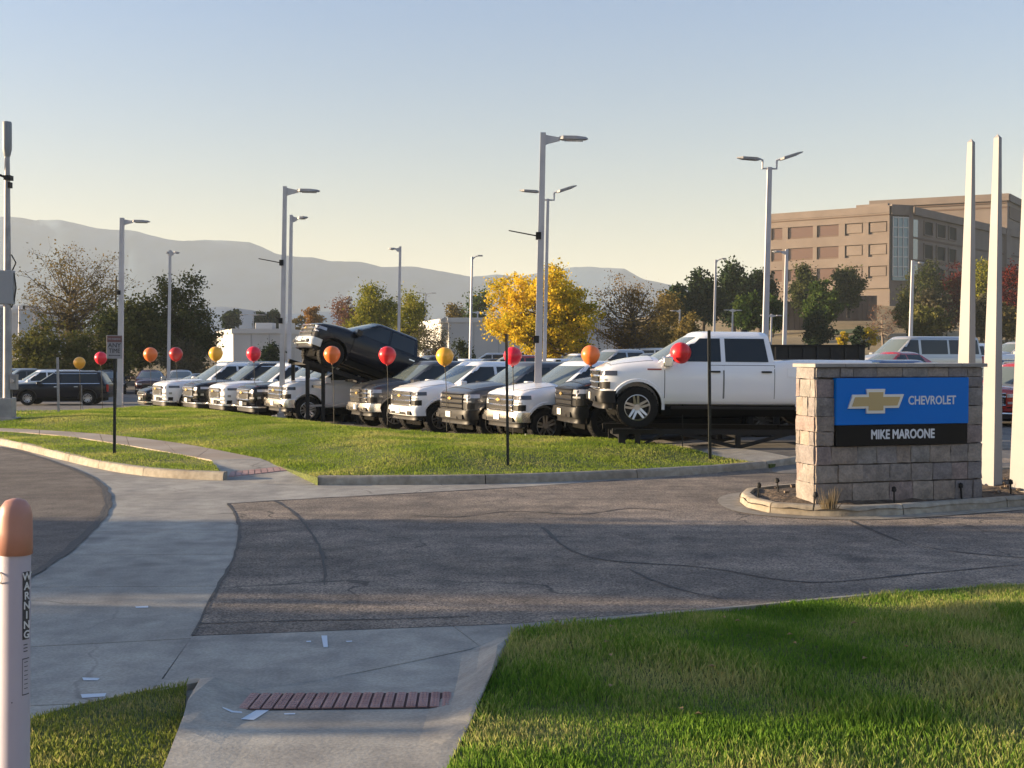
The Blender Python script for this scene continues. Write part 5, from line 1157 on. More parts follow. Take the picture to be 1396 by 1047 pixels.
# island
isl_front = [(1500, 683), (1396, 691), (1300, 698), (1230, 703), (1169, 705.5), (1110, 704.5), (1062, 701.5), (1030, 697), (1013, 690), (1008, 683), (1018, 677.5), (1045, 674), (1084, 671.5)]
IF = smoothline(poly(isl_front), 4)
back = [(6.0, 20.3), (8.0, 21.3), (12, 22.0)]
il = IF+back; kerb('island_kerb', IF+smoothline([IF[-1]]+back, 3)[1:], h=.15, side=-1, L=2.0, w=.15)
def zisl(x, y): return .10+.07*ss(.1, .7, segdist(x, y, IF+back))+.02*sin(x*9)*sin(y*8)
sheet('island_soil', il, soil, 0, .25, zfun=zisl)
# concrete gutter skirt round the island nose
def offs(line, d):
    o_ = []
    for i, p in enumerate(line):
        q0, q1 = line[max(0, i-1)], line[min(len(line)-1, i+1)]; v = Vector((q1[0]-q0[0], q1[1]-q0[1])).normalized(); o_.append((p[0]-v.y*d, p[1]+v.x*d))
    return o_
gut = [p for i, p in enumerate(IF) if i < len(IF)-4]; go_ = offs(gut, .32)
MB().add([(x, y, .012) for x, y in gut]+[(x, y, .018) for x, y in go_], [(i, i+1, len(gut)+i+1, len(gut)+i) for i in range(len(gut)-1)]).obj('gutter_skirt', kerbm, kind='structure')
for px, py in ((1033, 676), (1061, 669), (1109, 690), (1219, 682), (1311, 676), (1378, 671)):
    x, y = G(px, py, .17); r = empty('garden_light', (x, y, .14), (radians(random.uniform(-8, 8)), radians(random.uniform(-8, 8)), 0), None, 'garden light', 'small black stake lights round the sign island')
    r['label'] = {1033: 'small black stake light at the tip of the sign island', 1061: 'small black stake light behind the tip of the sign island', 1109: 'small black stake light at the left corner of the stone sign', 1219: 'small black stake light below the middle of the sign', 1311: 'small black stake light at the right foot of the sign', 1378: 'small black stake light before the rightmost pillar'}[px]
    MB().tube([(0, 0, -.03), (0, 0, .15), (.03, 0, .19)], .012, 6).obj('stake', darkst, r); MB().lathe([(.001, .23), (.03, .21), (.035, .16), (.02, .15)], 8).obj('lamp_cap', darkst, r)
# dead stems and stones on the island
rn = random.Random(3); mb = MB()
for k in range(260):
    x, y = rn.uniform(4.0, 9), rn.uniform(16.6, 20.5)
    if not inside(il, np.array([x]), np.array([y]))[0]: continue
    s_ = rn.uniform(.015, .05); a = rn.uniform(0, 3); z = zisl(x, y); m_ = Matrix.Translation((x, y, z+s_*.3)) @ Matrix.Rotation(a, 4, 'Z') @ Matrix.Rotation(a*2, 4, 'X'); mb.cbox((0, 0, 0), (s_*1.6, s_, s_*.7), m_)
mb.obj('mulch', mat('mulch_bits', (.10, .07, .045), .95, var=[(9, 3, (.04, .028, .02), (.2, .15, .11), .35, .65)]), kind='stuff')
for px, py, lb in ((1296, 665, 'dry brown weeds at the right foot of the sign'), (1130, 688, 'dry brown weeds at the left foot of the sign')):
    x, y = G(px, py, .17); mb = MB()
    for k in range(70): a = rn.uniform(0, 6.3); h = rn.uniform(.06, .28); d_ = rn.uniform(0, .18); mb.tube([(x+d_*cos(a)*.6, y-.05+d_*sin(a)*.3, .12), (x+d_*cos(a)*1.2, y-.05+d_*sin(a)*.5, .15+h)], [.005, .002], 3)
    mb.obj('dry_weeds', mat('dead_stem', (.13, .10, .055), .9), kind='stuff')
# white tapered pillars
pilm = mat('pillar_white', (.62, .58, .54), .6, var=[(.8, 5, (.24, .235, .24), (.285, .28, .285), .35, .65)])
for px, yb, D, lb in ((1316, 670, 18.8, 'left one of the tall tapered white pillars, behind the stone sign'), (1352, 663, 18.4, 'middle tapered white pillar standing free right of the sign'), (1394, 668, 17.8, 'rightmost tapered white pillar cut by the picture edge')):
    x = (px-698)/FPX*D; H = 5.5; r = empty('pillar', (x, D, .1), (0, radians(1.1), radians(37)), lb, 'pillar', 'three tapered white pillars')
    w0, w1 = .125, .042; MB().add([(sx*w0, sy*w0, 0) for sx, sy in ((-1, -1), (1, -1), (1, 1), (-1, 1))]+[(sx*w1, sy*w1, H) for sx, sy in ((-1, -1), (1, -1), (1, 1), (-1, 1))], [(3, 2, 1, 0), (4, 5, 6, 7), (0, 1, 5, 4), (1, 2, 6, 5), (2, 3, 7, 6), (3, 0, 4, 7)]).obj('shaft', pilm, r)
    MB().add([(sx*w1*1.02, sy*w1*1.02, H) for sx, sy in ((-1, -1), (1, -1), (1, 1), (-1, 1))]+[(0, 0, H+.06)], [(0, 1, 4), (1, 2, 4), (2, 3, 4), (3, 0, 4)]).obj('cap', pilm, r)
    MB().box((-.2, -.2, -.12), (.2, .2, .05)).obj('footing', kerbm, r)
# ---- marker post in the foreground
D = 3.31; x = (20-698)/FPX*D-.0265; r = empty('marker_post', (x, D, .1), (0, radians(.9), 0), 'white cable marker post with an orange dome cap, close at the left edge', 'marker post')
zt = P(20, 679, D).z-.1; zc = P(20, 753, D).z-.1; k = D/FPX
postm = mat('marker_white', (.60, .57, .66), .45, var=[(3, 5, (.36, .34, .42), (.41, .39, .47), .35, .65)]); capo = mat('marker_cap', (.46, .22, .17), .45, var=[(8, 5, (.38, .185, .14), (.46, .23, .18), .35, .65)])
R1, R2 = 20.5*k, 23*k
def triple(mb, prof, n=36):
    """three-lobed rounded triangular section"""
    vs = []
    for rr_, h in prof:
        for q in range(n): t = 2*pi*q/n; f_ = 1-.045*(1+cos(3*(t-.35)))/2; vs.append((rr_*f_*cos(t), rr_*f_*sin(t), h))
    return mb.add(vs, [(i*n+q, i*n+(q+1) % n, (i+1)*n+(q+1) % n, (i+1)*n+q) for i in range(len(prof)-1) for q in range(n)])
triple(MB(), [(R1, -.2), (R1, zc-.0)]).obj('tube', postm, r, smooth='all')
triple(MB(), [(R1*.9, zc-.004), (R2, zc-.004), (R2*.985, zc+.06), (R2*.96, zc+(zt-zc)*.68), (R2*.86, zc+(zt-zc)*.84), (R2*.6, zc+(zt-zc)*.955), (R2*.25, zt-.001), (.001, zt)]).obj('cap', capo, r, smooth='all')
# print wrapped on the tube
def wrapq(a0, a1, z0, z1, m, nm, par, off=.0006, seg=5):
    vs = [((R1+off)*cos(lerp(a0, a1, i/seg)), (R1+off)*sin(lerp(a0, a1, i/seg)), z) for i in range(seg+1) for z in (z0, z1)]
    return MB().add(vs, [(2*i, 2*i+2, 2*i+3, 2*i+1) for i in range(seg)]).obj(nm, m, par)
def py2z(py): return P(30, py, D-R1).z-.1
tb = [o for o in r.children if o.name.startswith('tube')][0]
va = atan2(-D, -x)   # towards the camera
AN = lambda dpx: va+math.asin(max(-.99, min(.99, dpx/20.5)))
a0, a1 = AN(8.5), AN(17.0)
wrapq(a0, a1, py2z(874), py2z(781), inkd, 'print_band', tb, .0008)
letters = 'WARNING'
for i, ch in enumerate(letters):
    zc_ = lerp(py2z(781), py2z(874), (i+.5)/7); am = (a0+a1)/2
    ob = text('lettering', ch, .030, letw, tb, ((R1+.0022)*cos(am), (R1+.0022)*sin(am), zc_), rot=(pi/2, 0, am+pi/2), sx=.95, bold=.0008, ext=.0001)
bx0, bx1 = AN(8.5), AN(17)
for z0, z1 in ((py2z(900.8), py2z(899.5)), (py2z(950), py2z(948.6))): wrapq(bx0, bx1, z0, z1, inkd, 'print_line', tb, .0012)
wrapq(bx0, bx0+.03, py2z(950), py2z(899.5), inkd, 'print_line', tb, .001)
rl_ = random.Random(2)
for zz in [py2z(881), py2z(885.5), py2z(890)]: wrapq(AN(10), AN(15), zz-.0014, zz+.0014, inkd, 'print_line', tb, .001)
for k_ in range(7): zz = py2z(905+6*k_); wrapq(AN(11), AN(15.5), zz-.001, zz+.001, inkd, 'print_line', tb, .001)
# the round symbol on the left side of the print
am = AN(-19); ob = text('symbol', 'O', .05, inkd, tb, ((R1+.002)*cos(am), (R1+.002)*sin(am), py2z(790)), rot=(pi/2, 0, am+pi/2), ext=.0001)
MB().lathe([(.001, 0), (.002, 0), (.002, .001), (.001, .0012)], 8, Matrix.Translation(((R1)*cos(AN(-4)), (R1)*sin(AN(-4)), py2z(958))) @ Matrix.Rotation(pi/2, 4, 'X')).obj('rivet', inkd, tb)
# ================================================================ buildings
bw = mat('building_white', (.46, .46, .46), .8, var=[(.3, 4, (.43, .43, .43), (.49, .49, .49), .35, .65)])
bwl = mat('building_trim', (.5, .5, .5), .7)
def hall(name, pA, pB, D, ytop, endpx, label, door=True):
    """long low flat-roofed hall: front from column pA to pB at depth D, visible left end back to endpx"""
    xa, xb = (pA-698)/FPX*D, (pB-698)/FPX*D; z0 = zf(xa, D)-1.0; H = P(pA, ytop, D).z-z0; r = empty(name, (xa, D, z0), (0, 0, 0), label, 'building')
    L = xb-xa; dp = 16; De = D+dp; off = (endpx-698)/FPX*De-xa
    pts = [(0, 0), (L, 0), (L, dp), (off, dp)]; MB().prism(pts, 0, H-.5).obj('wall', bw, r)
    MB().prism([(-.12, -.12), (L+.1, -.12), (L+.1, dp+.1), (off-.12, dp+.1)], H-.5, H).obj('parapet', bwl, r)
    n = max(3, int(L/2.4)); mb = MB()
    for k in range(1, n): MB().box((L*k/n-.03, -.03, .2), (L*k/n+.03, -.002, H-.52)).obj('wall_joint', mat('wall_joint', (.3, .3, .31), .8), r)
    for k, (ux, uw) in enumerate(((.25, 1.2), (.7, .9))): MB().box((L*ux, 4, H), (L*ux+uw*1.5, 6, H+.7)).obj('roof_unit', bwl, r, bevel=.03)
    if door: MB().box((L*.6, -.05, 1.0), (L*.6+3, -.01, 4)).obj('roller_door', mat('roller_door', (.36, .37, .38), .6), r)
    return r
hall('white_hall', 318, 392, 120, 448, 296, 'low white building behind the black SUVs, left end sunlit')
hall('grey_hall', 612, 850, 122, 433, 572, 'long low grey-blue building behind the golden tree, left end sunlit', door=False)
# pale sheds far left
for pa, pb, yt, D, lb in ((-10, 24, 422, 150, 'pale grey shed at the left edge behind the utility pole'), (30, 60, 424, 165, 'pale blue-grey shed left of the big sparse tree')):
    hall('shed', pa, pb, D, yt, pa-3, lb, door=False)
# ---- brown office block on the hill
bm_ = mat('office_precast', (.27, .19, .14), .85, var=[(.25, 5, (.14, .112, .096), (.172, .14, .12), .35, .65)], bump=(6, .3, .03)); bm2 = mat('office_band', (.10, .067, .05), .85)
pinkp = mat('office_panel_glass', (.10, .06, .048), .25, spec=.7); darkg = mat('office_dark_glass', (.010, .010, .012), .5, spec=.05); blueg = mat('office_blue_glass', (.09, .16, .22), .08, .2, spec=.9); mull = mat('mullion', (.42, .42, .42), .5, .3)
office = empty('office_building', (0, 0, 0), (0, 0, 0), 'brown four storey office building with a blue glass corner on the hill', 'building')
GZ = 12.0
class Facade:
    def __init__(s, a, b, z0, z1): s.a, s.b, s.z0, s.z1 = Vector(a), Vector(b), z0, z1; s.d = (s.b-s.a).normalized(); s.n = Vector((s.d.y, -s.d.x)); s.L = (s.b-s.a).length; s.m = Matrix(((s.d.x, -s.n.x, 0, s.a.x), (s.d.y, -s.n.y, 0, s.a.y), (0, 0, 1, 0), (0, 0, 0, 1)))
    def box(s, nm, u0, u1, z0, z1, out, inn, m, parent=office): return MB().box((u0, -out, z0), (u1, inn, z1), s.m).obj(nm, m, parent)
Dl, Dc = 226, 213
Apt = ((1049-698)/FPX*Dl, Dl); Bpt = ((1212-698)/FPX*Dc, Dc); Tpt = ((1241-698)/FPX*214.5, 214.5); Rpt = ((1400-698)/FPX*262, 262)
ZT = P(1049, 292.5, Dl).z; fA = Facade(Apt, Bpt, GZ, ZT)
back = (Bpt[0]+30, Bpt[1]+55)
MB().prism([Apt, Bpt, Tpt, Rpt, (Apt[0]+48, Apt[1]+62)], GZ-6, ZT-1.2).obj('wall', bm_, office)
def rowz(y, D): return P(1130, y, D).z
LA = fA.L; zc = lambda y: P(1050, y, Dl).z
def uA(px):   # column -> distance along facade A
    rx = (px-698)/FPX; t = (Apt[0]-rx*Apt[1])/(rx*fA.d.y-fA.d.x); return t
fA.box('parapet', 0, LA, ZT-1.2, ZT+.05, .55, .3, bm_); fA.box('cornice_line', 0, LA, zc(304), zc(302.8), .62, .0, bm2)
bands = [(312, 328), (340.5, 357), (369, 385)]; yprev = 300
edges = [299.5, 312, 328, 340.5, 357, 369, 385, 398]
for k in range(0, 7, 2): fA.box('spandrel', 0, LA, zc(edges[k+1]), zc(edges[k])-.01 if k == 0 else zc(edges[k]), .45, .0, bm_)
piers = [(1049, 1051.5), (1066.5, 1074), (1108, 1113.5), (1143, 1151.5), (1176, 1183.5), (1209, 1212)]
for z_lo, z_hi in [(zc(b_), zc(a)) for a, b_ in bands]:
    for a, b_ in piers: fA.box('pier', max(0, uA(a)), min(LA-.01, uA(b_)), z_lo+.004, z_hi-.004, .40, .0, bm_)
    for i in range(5):
        u0, u1 = uA(piers[i][1]), uA(piers[i+1][0])
        if i < 3:
            w = fA.box('window', u0, u1, z_lo+.01, z_hi-.01, .06, .0, pinkp)
            fA.box('sill', u0+.02, u1-.02, z_lo+.02, z_lo+.3, .16, -.06, bm2, w)
        else:
            w = fA.box('blank_panel', u0+.25, u1-.25, z_lo+.45, z_hi-.15, .22, .0, bm_)
# blue glass tower corner
fT = Facade(Bpt, Tpt, GZ, ZT); L = fT.L
tw = fT.box('tower_wall', 0, L, zc(304), ZT+.25, .5, .2, bm_)
ga = fT.box('glass_wall', L*.08, L*.80, zc(381)-1, zc(306), .30, .0, blueg)
for k in range(7): z = lerp(zc(383), zc(307), k/6); fT.box('mullion', L*.08, L*.80, z-.09, z+.09, .42, -.30, mull, ga)
for u in (.08, .32, .56, .80): fT.box('mullion', L*u-.07, L*u+.07, zc(383), zc(306), .44, -.30, mull, ga)
fT.box('corner_pier', L*.82, L*1.0, GZ-2, ZT+.2, .5, .2, bm_)
# shaded right facade
fR = Facade(Tpt, Rpt, GZ, ZT); L = fR.L
fR.box('parapet', .5, L, ZT-1.4, ZT+.05, .5, .2, bm_)
def uR(px): rx = (px-698)/FPX; return (Tpt[0]-rx*Tpt[1])/(rx*fR.d.y-fR.d.x)
wz = [(zc(325), zc(308)), (zc(356), zc(338)), (zc(384), zc(368))]
fR.box('glass_bay', .6, uR(1249), zc(380), zc(308), .1, .0, blueg)
for lo, hi in wz:
    for a, b_ in ((1258, 1269), (1275, 1286), (1291.5, 1301)):
        w = fR.box('window', uR(a), uR(b_), lo, hi, .02, .0, darkg)
        for (p, q, s_, t) in ((uR(a)-.25, uR(a), lo-.2, hi+.2), (uR(b_), uR(b_)+.25, lo-.2, hi+.2), (uR(a), uR(b_), hi, hi+.2), (uR(a), uR(b_), lo-.2, lo)): fR.box('frame', p, q, s_, t, .22, -.0, bm_, w)
for y in (333, 362): fR.box('band', .6, L, zc(y), zc(y-2.5), .12, .0, bm2)
# raised rear block
D1, D2 = 262, 250; a = ((1187-698)/FPX*D1, D1); b_ = ((1371-698)/FPX*D2, D2); c = ((1400-698)/FPX*268, 268); zt2 = P(1187, 274, D1).z
blk = empty('rear_office_block', (0, 0, 0), (0, 0, 0), 'taller rear block of the brown office building, above its roof', 'building')
MB().prism([a, b_, c, (a[0]+35, a[1]+50)], GZ-5, zt2-1.5).obj('wall', bm_, blk); fB = Facade(a, b_, GZ, zt2)
fB.box('parapet', -.5, fB.L+.3, zt2-1.5, zt2, .6, .3, bm_, blk); fB.box('cornice_line', 0, fB.L, zt2-2.0, zt2-1.75, .3, 0, bm2, blk); fB.box('band', fB.L*.45, fB.L, P(1300, 287, 255).z, P(1300, 285, 255).z, .15, 0, bm2, blk)
fC = Facade(b_, c, GZ, zt2); fC.box('parapet', .2, fC.L, zt2-1.5, zt2, .5, .3, bm_, blk); fC.box('panel', 1.5, fC.L, P(1380, 300, 255).z, P(1380, 284, 255).z, .2, 0, bm2, blk)
MB().box((30, 0, ZT-.5), (36, 4, ZT+1.6), fA.m @ Matrix.Translation((-16, 8, 0))).obj('roof_unit', bm_, office)
# retaining wall and path on the slope
rw = mat('retaining_wall', (.11, .085, .07), .9, var=[(.6, 4, (.095, .072, .06), (.125, .10, .085), .35, .65)])
def hillwall(name, p0, p1, y0, y1, D, label):
    for i in range(1):
        r = empty(name, (0, 0, 0), (0, 0, 0), label, 'wall'); n = 10
        for k in range(n):
            pa, pb = lerp(p0, p1, k/n), lerp(p0, p1, (k+1)/n); a, b_ = P(pa, y1, D), P(pb, y0, D); MB().box((a.x, D, a.z-2), (b_.x-.05, D+.8, b_.z)).obj('panel', rw, r)
hillwall('retaining_wall', 1040, 1112, 411, 432, 178, 'long dark retaining wall below the office building, left of the evergreens')
hillwall('retaining_wall', 1128, 1196, 403, 420, 186, 'dark brown wall on the slope right of the evergreens')
# dark band of lawn on the slope
sheet('hill_lawn', [((1120-698)/FPX*165, 165), ((1200-698)/FPX*165, 165), ((1205-698)/FPX*178, 178), ((1120-698)/FPX*178, 178)], mat('hill_lawn', (.05, .08, .02), .95), .06, 3)

# ================================================================ trees
bark = mat('bark', (.075, .06, .048), .95, var=[(3, 5, (.05, .04, .032), (.11, .09, .07), .35, .65)], bump=(12, .8, .03)); barkp = mat('pale_bark', (.16, .13, .105), .95)
LM = dict(olive=leafmat('leaf_olive', (.05, .06, .018), (.10, .105, .03), (.17, .15, .05)), dark=leafmat('leaf_dark', (.022, .032, .012), (.045, .058, .02), (.095, .10, .035), .25), pine=leafmat('leaf_pine', (.010, .020, .012), (.022, .038, .018), (.045, .064, .028), .15),
          ygreen=leafmat('leaf_yellow_green', (.10, .12, .018), (.19, .20, .028), (.34, .29, .05), .4), gold=leafmat('leaf_gold', (.22, .24, .02), (.62, .44, .03), (.85, .60, .06), .45, .3), brown=leafmat('leaf_brown', (.10, .07, .03), (.19, .13, .045), (.30, .21, .08), .35),
          orange=leafmat('leaf_orange', (.13, .07, .02), (.24, .12, .025), (.34, .20, .05), .3), mid=leafmat('leaf_mid', (.022, .045, .012), (.045, .078, .02), (.09, .12, .03), .3), pink=leafmat('leaf_pinkish', (.10, .05, .035), (.17, .09, .06), (.24, .15, .10), .3),
          red=leafmat('leaf_red', (.035, .008, .008), (.09, .014, .012), (.15, .03, .02), .25), brownolive=leafmat('leaf_brown_olive', (.075, .068, .026), (.15, .12, .04), (.24, .175, .06), .3), grey=leafmat('leaf_grey_olive', (.05, .05, .03), (.085, .08, .05), (.13, .115, .075), .3))
def tree(name, px, D, ytop, halfpx, leaf, label, n=5000, ls=.16, tips=34, bare=.0, trunk=.25, base=None, group=None, cone=False, seed=None, ybase=None, spread=.055, low=.18, bk=bark, cat='tree', lumps=1.0, yoff=0):
    rg = np.random.RandomState(seed if seed is not None else int(px*7+D)); rnd = random.Random(int(px*3+D))
    x = (px-698)/FPX*D; zb = (P(px, ybase, D).z if ybase else zf(x, D)) if base is None else base
    H = P(px, ytop, D).z-zb; Rx = halfpx/FPX*D; r = empty(name, (x, D, zb), (0, 0, rnd.uniform(0, .4)*0), label, cat, group)
    # lumpy crown: ellipsoid with outward lobes
    T = []; c0 = H*(low+1)/2; hz_ = H*(1-low)/2
    lob = [(rnd.uniform(0, 2*pi), rnd.uniform(-.7, .9), rnd.uniform(.5, 1)) for _ in range(7)]
    for i in range(tips):
        for _ in range(40):
            u = rnd.uniform(0, 2*pi); v = rnd.uniform(-1, 1); q = rnd.uniform(.35, 1)**.6
            if cone: rr_ = (1-(v+1)/2)**.8*.95+.05; px_, py_, pz_ = cos(u)*rr_*q, sin(u)*rr_*q, v
            else:
                k_ = sqrt(max(0, 1-v*v)); e = .78+.22*max(cos(u-a)*(.6+.4*(1-abs(v-b_))) for a, b_, c_ in lob)*lumps; px_, py_, pz_ = cos(u)*k_*q*e, sin(u)*k_*q*e, v*q*(.85+.15*e)
            if all((px_-t[0])**2+(py_-t[1])**2+(pz_-t[2])**2 > (.9/tips**.5)**2*.8 for t in T): break
        T.append((px_, py_, pz_))
    tipsW = [Vector((a*Rx*.93, b_*Rx*.93, c0+c_*hz_*.94)) for a, b_, c_ in T]
    mb = MB(); tr_ = max(.09, H*.028); hub = Vector((rnd.uniform(-.1, .1)*H*.3, 0, H*trunk)); top = Vector((hub.x*1.4, 0, H*(.9 if cone else .62)))
    mb.tube([(0, 0, -.4), (hub.x*.4, 0, H*trunk*.5), tuple(hub), tuple(top)], [tr_*1.25, tr_, tr_*.85, tr_*.18], 8, cap=False)
    tw_ = []
    for t in tipsW:
        f_ = min(.95, max(.0, (t.z-hub.z)/(top.z-hub.z+1e-6)*.62)); a = hub.lerp(top, f_) if not cone else Vector((hub.x, 0, min(H*.9, max(H*trunk, t.z+.05*H))))
        mid = a.lerp(t, .5)+Vector((0, 0, (-.04 if cone else -.05)*H))+Vector((rnd.uniform(-1, 1), rnd.uniform(-1, 1), 0))*H*.03
        r0 = tr_*(.5-.3*f_); pts = [a, a.lerp(mid, .5)+Vector((0, 0, .01*H)), mid, mid.lerp(t, .5)+Vector((0, 0, -.005*H)), t]; mb.tube(pts, [r0, r0*.8, r0*.58, r0*.36, r0*.16], 5, cap=False)
        for j in range(5 if bare > .3 else 3):
            q = pts[2].lerp(t, rnd.uniform(.0, .95)); e = q+Vector((rnd.gauss(0, 1)+ (t.x-q.x), rnd.gauss(0, 1), abs(rnd.gauss(.35, .6)))).normalized()*H*rnd.uniform(.06, .13); mb.tube([q, q.lerp(e, .5)+Vector((0, 0, .006*H)), e], [r0*.26, r0*.16, r0*.07], 3, cap=False); tw_.append((q, e))
            if bare > .3:
                for _ in range(3): g_ = q.lerp(e, rnd.uniform(.3, 1)); e2 = g_+Vector((rnd.gauss(0, 1), rnd.gauss(0, 1), abs(rnd.gauss(.3, .6)))).normalized()*H*rnd.uniform(.03, .07); mb.tube([g_, e2], [r0*.10, r0*.04], 3, cap=False); tw_.append((g_, e2))
    mb.obj('trunk', bk, r)
    nl = int(n*(1-bare))
    if nl > 0:
        ends = np.array([[*q.lerp(e, .6)] for q, e in tw_]+[[*t] for t in tipsW]); idx = rg.randint(0, len(ends), nl); sg = H*spread
        # every clump has its own size, so the crown has dense parts and gaps
        cs = (.6+.9*rg.rand(len(ends)))[idx]; C_ = ends[idx]+rg.normal(0, 1, (nl, 3))*sg*np.array([1, 1, .8])*cs[:, None]
        C_ = C_[C_[:, 2] > H*.02] if low < .1 else C_[C_[:, 2] > H*low*.5]; nl = len(C_)
        A = rg.normal(0, 1, (nl, 3)); A /= np.linalg.norm(A, axis=1)[:, None]; B = rg.normal(0, 1, (nl, 3)); B -= A*(A*B).sum(1)[:, None]; B /= np.linalg.norm(B, axis=1)[:, None]; s_ = ls*(.5+rg.rand(nl))[:, None]*.5
        V = np.stack([C_-A*s_-B*s_*.35, C_+A*s_*.2-B*s_*.75, C_+A*s_*1.1+B*s_*.1, C_-A*s_*.1+B*s_*.7], 1).reshape(-1, 3)
        link('crown', npmesh('crown', V, np.arange(nl*4).reshape(nl, 4), LM[leaf]), LM[leaf], r)
    return r
tree('sparse_tree', 104, 96, 321, 82, 'brownolive', 'big sparse spreading tree with brown olive leaves at the left', n=13000, ls=.15, tips=64, bare=.5, trunk=.22, low=.28, spread=.028, bk=bark)
for px, yt, hp, D, lf_, lb in ((52, 432, 34, 84, 'olive', 'bushy olive green tree below the left side of the sparse tree'), (112, 446, 34, 86, 'olive', 'olive bush below the middle of the sparse tree'), (150, 420, 26, 88, 'dark', 'dark bush between the sparse tree and the lamp post')):
    tree('bush', px, D, yt, hp, lf_, lb, n=6000, ls=.2, tips=30, trunk=.12, low=.02, spread=.07, cat='bush')
tree('dense_tree', 192, 92, 398, 36, 'dark', 'dark dense tree just right of the left lamp post', n=11000, ls=.22, tips=44, low=.06, spread=.05)
tree('dense_tree', 250, 96, 371, 52, 'dark', 'taller dark olive tree behind the red balloon at the left', n=15000, ls=.2, tips=64, low=.08, spread=.042)
tree('dense_tree', 165, 100, 420, 30, 'olive', 'low dark tree filling the gap behind the left lamp post', n=6000, ls=.22, tips=26, low=.03, spread=.06)
tree('bare_shrub', 250, 88, 452, 46, 'grey', 'pale twiggy shrub in front of the white building', n=7000, ls=.13, tips=50, bare=.5, low=.05, spread=.04, trunk=.1, cat='shrub')
tree('small_evergreen', 368, 112, 466, 14, 'pine', 'small round evergreen against the white building', n=3500, ls=.2, tips=20, low=.0, spread=.08)
for px, yt, hp, lb in ((318, 421, 15, 'dark pine above the white building'), (356, 424, 9, 'dark pine left of the pair on the brown hill'), (372, 423, 10, 'dark pine right of the pair on the brown hill'), (566, 418, 5, 'tiny dark pine on the skyline'), (572, 414, 6, 'small dark pine right of the yellow-green tree')):
    tree('pine_tree', px, 238, yt, hp, 'pine', lb, n=2500, ls=.5, tips=24, low=.1, spread=.07, cone=hp < 8)
tree('small_tree', 428, 205, 414, 12, 'orange', 'small orange tree behind the nose of the tilted truck', n=2500, ls=.35, tips=16, low=.15)
tree('small_tree', 408, 210, 428, 14, 'brownolive', 'low brown bush beside the small orange tree', n=1500, ls=.35, tips=14, low=.05, bare=.3)
tree('small_tree', 470, 170, 399, 19, 'pink', 'pinkish brown tree behind the tilted truck', n=4500, ls=.26, tips=26, low=.12, bare=.15)
tree('broad_tree', 512, 118, 386, 38, 'ygreen', 'yellow-green tree behind the tilted truck cab', n=16000, ls=.19, tips=44, low=.08, spread=.05)
tree('broad_tree', 556, 124, 394, 30, 'ygreen', 'second yellow-green tree, right of the lamp post', n=11000, ls=.19, tips=34, low=.08, spread=.05, bare=.1)
tree('bare_shrub', 590, 104, 434, 30, 'grey', 'thin bare tree before the sunlit end of the grey-blue building', n=5000, ls=.13, tips=44, bare=.55, low=.05, spread=.04, trunk=.1, bk=bark, cat='shrub')
tree('bush', 628, 108, 462, 18, 'dark', 'dark bush at the foot of the grey-blue building', n=2500, ls=.2, tips=18, low=.0, spread=.08, cat='bush')
tree('small_tree', 654, 180, 389, 17, 'mid', 'round green tree above the grey-blue building', n=4000, ls=.32, tips=24, low=.15)
tree('small_tree', 624, 185, 408, 15, 'brownolive', 'brownish tree left of the round green tree above the building', n=2500, ls=.32, tips=18, low=.15)
tree('golden_tree', 748, 84, 356, 86, 'gold', 'large golden yellow autumn tree in the middle', n=34000, ls=.17, tips=110, trunk=.2, low=.10, spread=.032, lumps=2.2)
tree('bare_tree', 858, 86, 362, 62, 'brown', 'wide nearly bare tree with brown leaves right of the golden tree', n=15000, ls=.13, tips=74, bare=.55, trunk=.18, low=.12, spread=.035)
tree('evergreen_bush', 795, 92, 452, 14, 'pine', 'dark evergreen bush under the golden tree', n=2000, ls=.2, tips=16, low=.0, spread=.08, cat='bush')
for px, yt, hp, D, lb in ((905, 392, 26, 112, 'brown olive tree right of the bare tree'), (885, 425, 34, 100, 'low brown olive thicket behind the raised truck hood'), (935, 425, 26, 108, 'low brown thicket in front of the dark evergreens')):
    tree('autumn_tree', px, D, yt, hp, 'brownolive', lb, n=7000, ls=.2, tips=34, low=.04, bare=.1, spread=.05)
for px, yt, hp, D, lb in ((958, 364, 28, 150, 'dark evergreen at the left of the dark clump'), (1000, 356, 30, 155, 'tall dark evergreen in the middle of the dark clump'), (1036, 362, 24, 152, 'dark evergreen at the right of the dark clump'), (925, 382, 14, 148, 'small dark evergreen left of the dark clump')):
    tree('evergreen_tree', px, D, yt, hp, 'pine', lb, n=9000, ls=.36, tips=44, low=.04, spread=.05, ybase=452)
for px, yt, hp, D, lf_, lb in ((1020, 400, 24, 128, 'mid', 'light green tree before the dark evergreen clump'), (1053, 403, 14, 130, 'mid', 'light green bush beside the lamp post of the truck cab'), (1096, 360, 20, 175, 'dark', 'dark green tree before the office windows, left'), (1156, 357, 27, 176, 'dark', 'dark green tree before the office blank panels'), (1118, 380, 27, 140, 'mid', 'lighter green conifer in front of the two dark ones')):
    tree('green_tree', px, D, yt, hp, lf_, lb, n=8500, ls=.3, tips=40, low=.06, spread=.05, ybase=430 if D > 150 else 455)
tree('dark_spruce', 1114, 128, 424, 22, 'pine', 'dark squat spruce above the black trailer', n=7500, ls=.26, tips=34, low=.0, spread=.06, ybase=474)
tree('small_bush', 1149, 126, 452, 9, 'gold', 'small yellow bush right of the squat spruce', n=1500, ls=.22, tips=10, low=0, cat='bush', ybase=472)
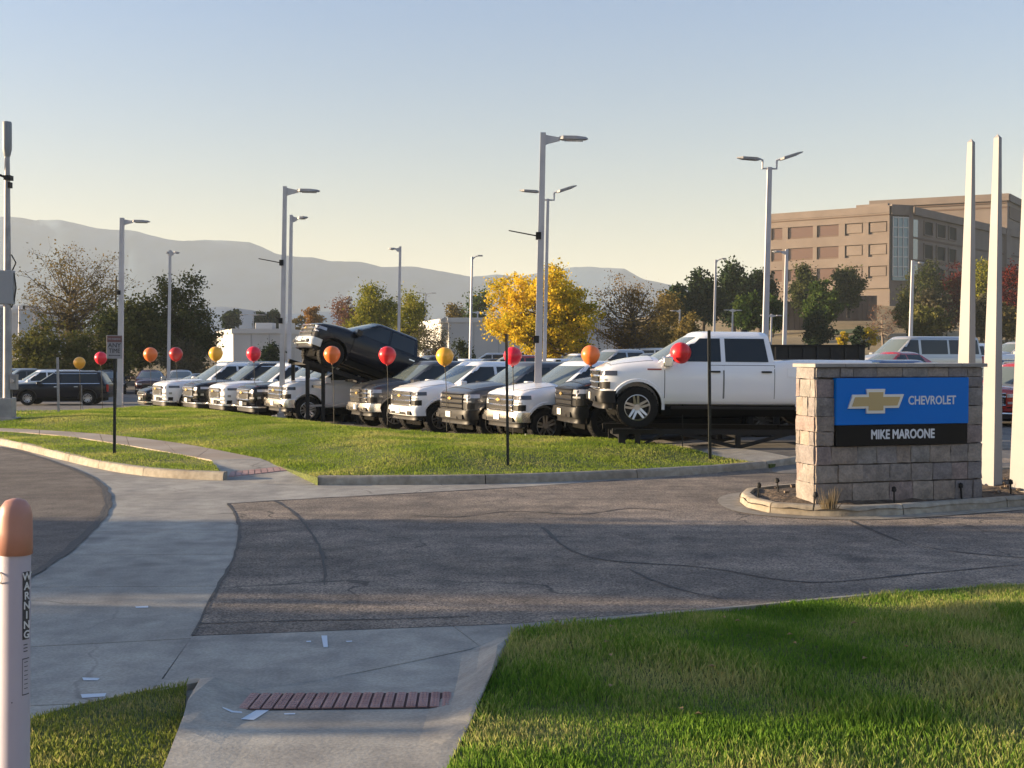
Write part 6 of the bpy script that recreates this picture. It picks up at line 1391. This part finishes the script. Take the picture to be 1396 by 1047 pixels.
tree('small_bush', 1170, 124, 446, 14, 'pine', 'small dark evergreen between two yellow bushes', n=2500, ls=.22, tips=16, low=0, cat='bush', ybase=474, cone=True)
tree('small_bush', 1184, 127, 438, 15, 'gold', 'yellow shrub behind the left part of the silver van', n=1800, ls=.22, tips=14, low=0, cat='bush', ybase=472, bare=.2)
tree('bare_tree', 1204, 122, 408, 30, 'pink', 'leafless pale tree above the silver van', n=3000, ls=.12, tips=40, bare=.75, low=.1, bk=barkp, spread=.04, ybase=472)
for px, yt, hp, D, lf_, lb, br in ((1255, 350, 34, 170, 'dark', 'dark tree before the blue glass corner', .0), (1236, 400, 24, 150, 'olive', 'olive tree below the blue glass corner', .1), (1300, 356, 18, 172, 'red', 'dark red tree left of the first pillar', .1), (1272, 388, 38, 132, 'grey', 'grey twiggy tree behind the silver van', .45), (1262, 410, 34, 128, 'olive', 'olive bush behind the silver van', .1),
                                   (1336, 350, 16, 165, 'ygreen', 'yellow-green tree between the first two pillars', 0), (1338, 400, 20, 140, 'grey', 'grey bush between the first two pillars', .3), (1378, 346, 24, 150, 'red', 'dark red tree between the two right pillars', .1), (1372, 410, 26, 132, 'brownolive', 'brown bush between the two right pillars', .2), (1420, 360, 30, 150, 'red', 'dark red tree at the right edge', .1)):
    tree('slope_tree', px, D, yt, hp, lf_, lb, n=7500, ls=.26, tips=40, low=.03, bare=br, spread=.05, ybase=450 if D > 145 else 468)
# street trees to the left, outside the picture, that shade the crossing
OFF = [(-24, 9.5, 5.0, 1.2), (-31, 9.2, 6.4, 1.0), (-27, 15.0, 5.8, .9), (-36, 12.9, 6.6, .5), (-40, 14.4, 7.6, .8), (-20, 8.8, 4.0, .8)]
for i, (x, y, h, rr_) in enumerate(OFF):
    px = 698+x/y*FPX; t = tree('street_tree', px, y, 484, rr_/y*FPX, 'mid', ['street tree outside the picture nearest the crossing', 'second street tree outside the picture', 'street tree outside the picture by the left road', 'street tree outside the picture far down the left lawn', 'farthest street tree outside the picture', 'small street tree outside the picture'][i], n=6500, ls=.2, tips=44, low=.22, spread=.15, base=0, seed=i)
    t.scale = (1, 1, h/2.2)
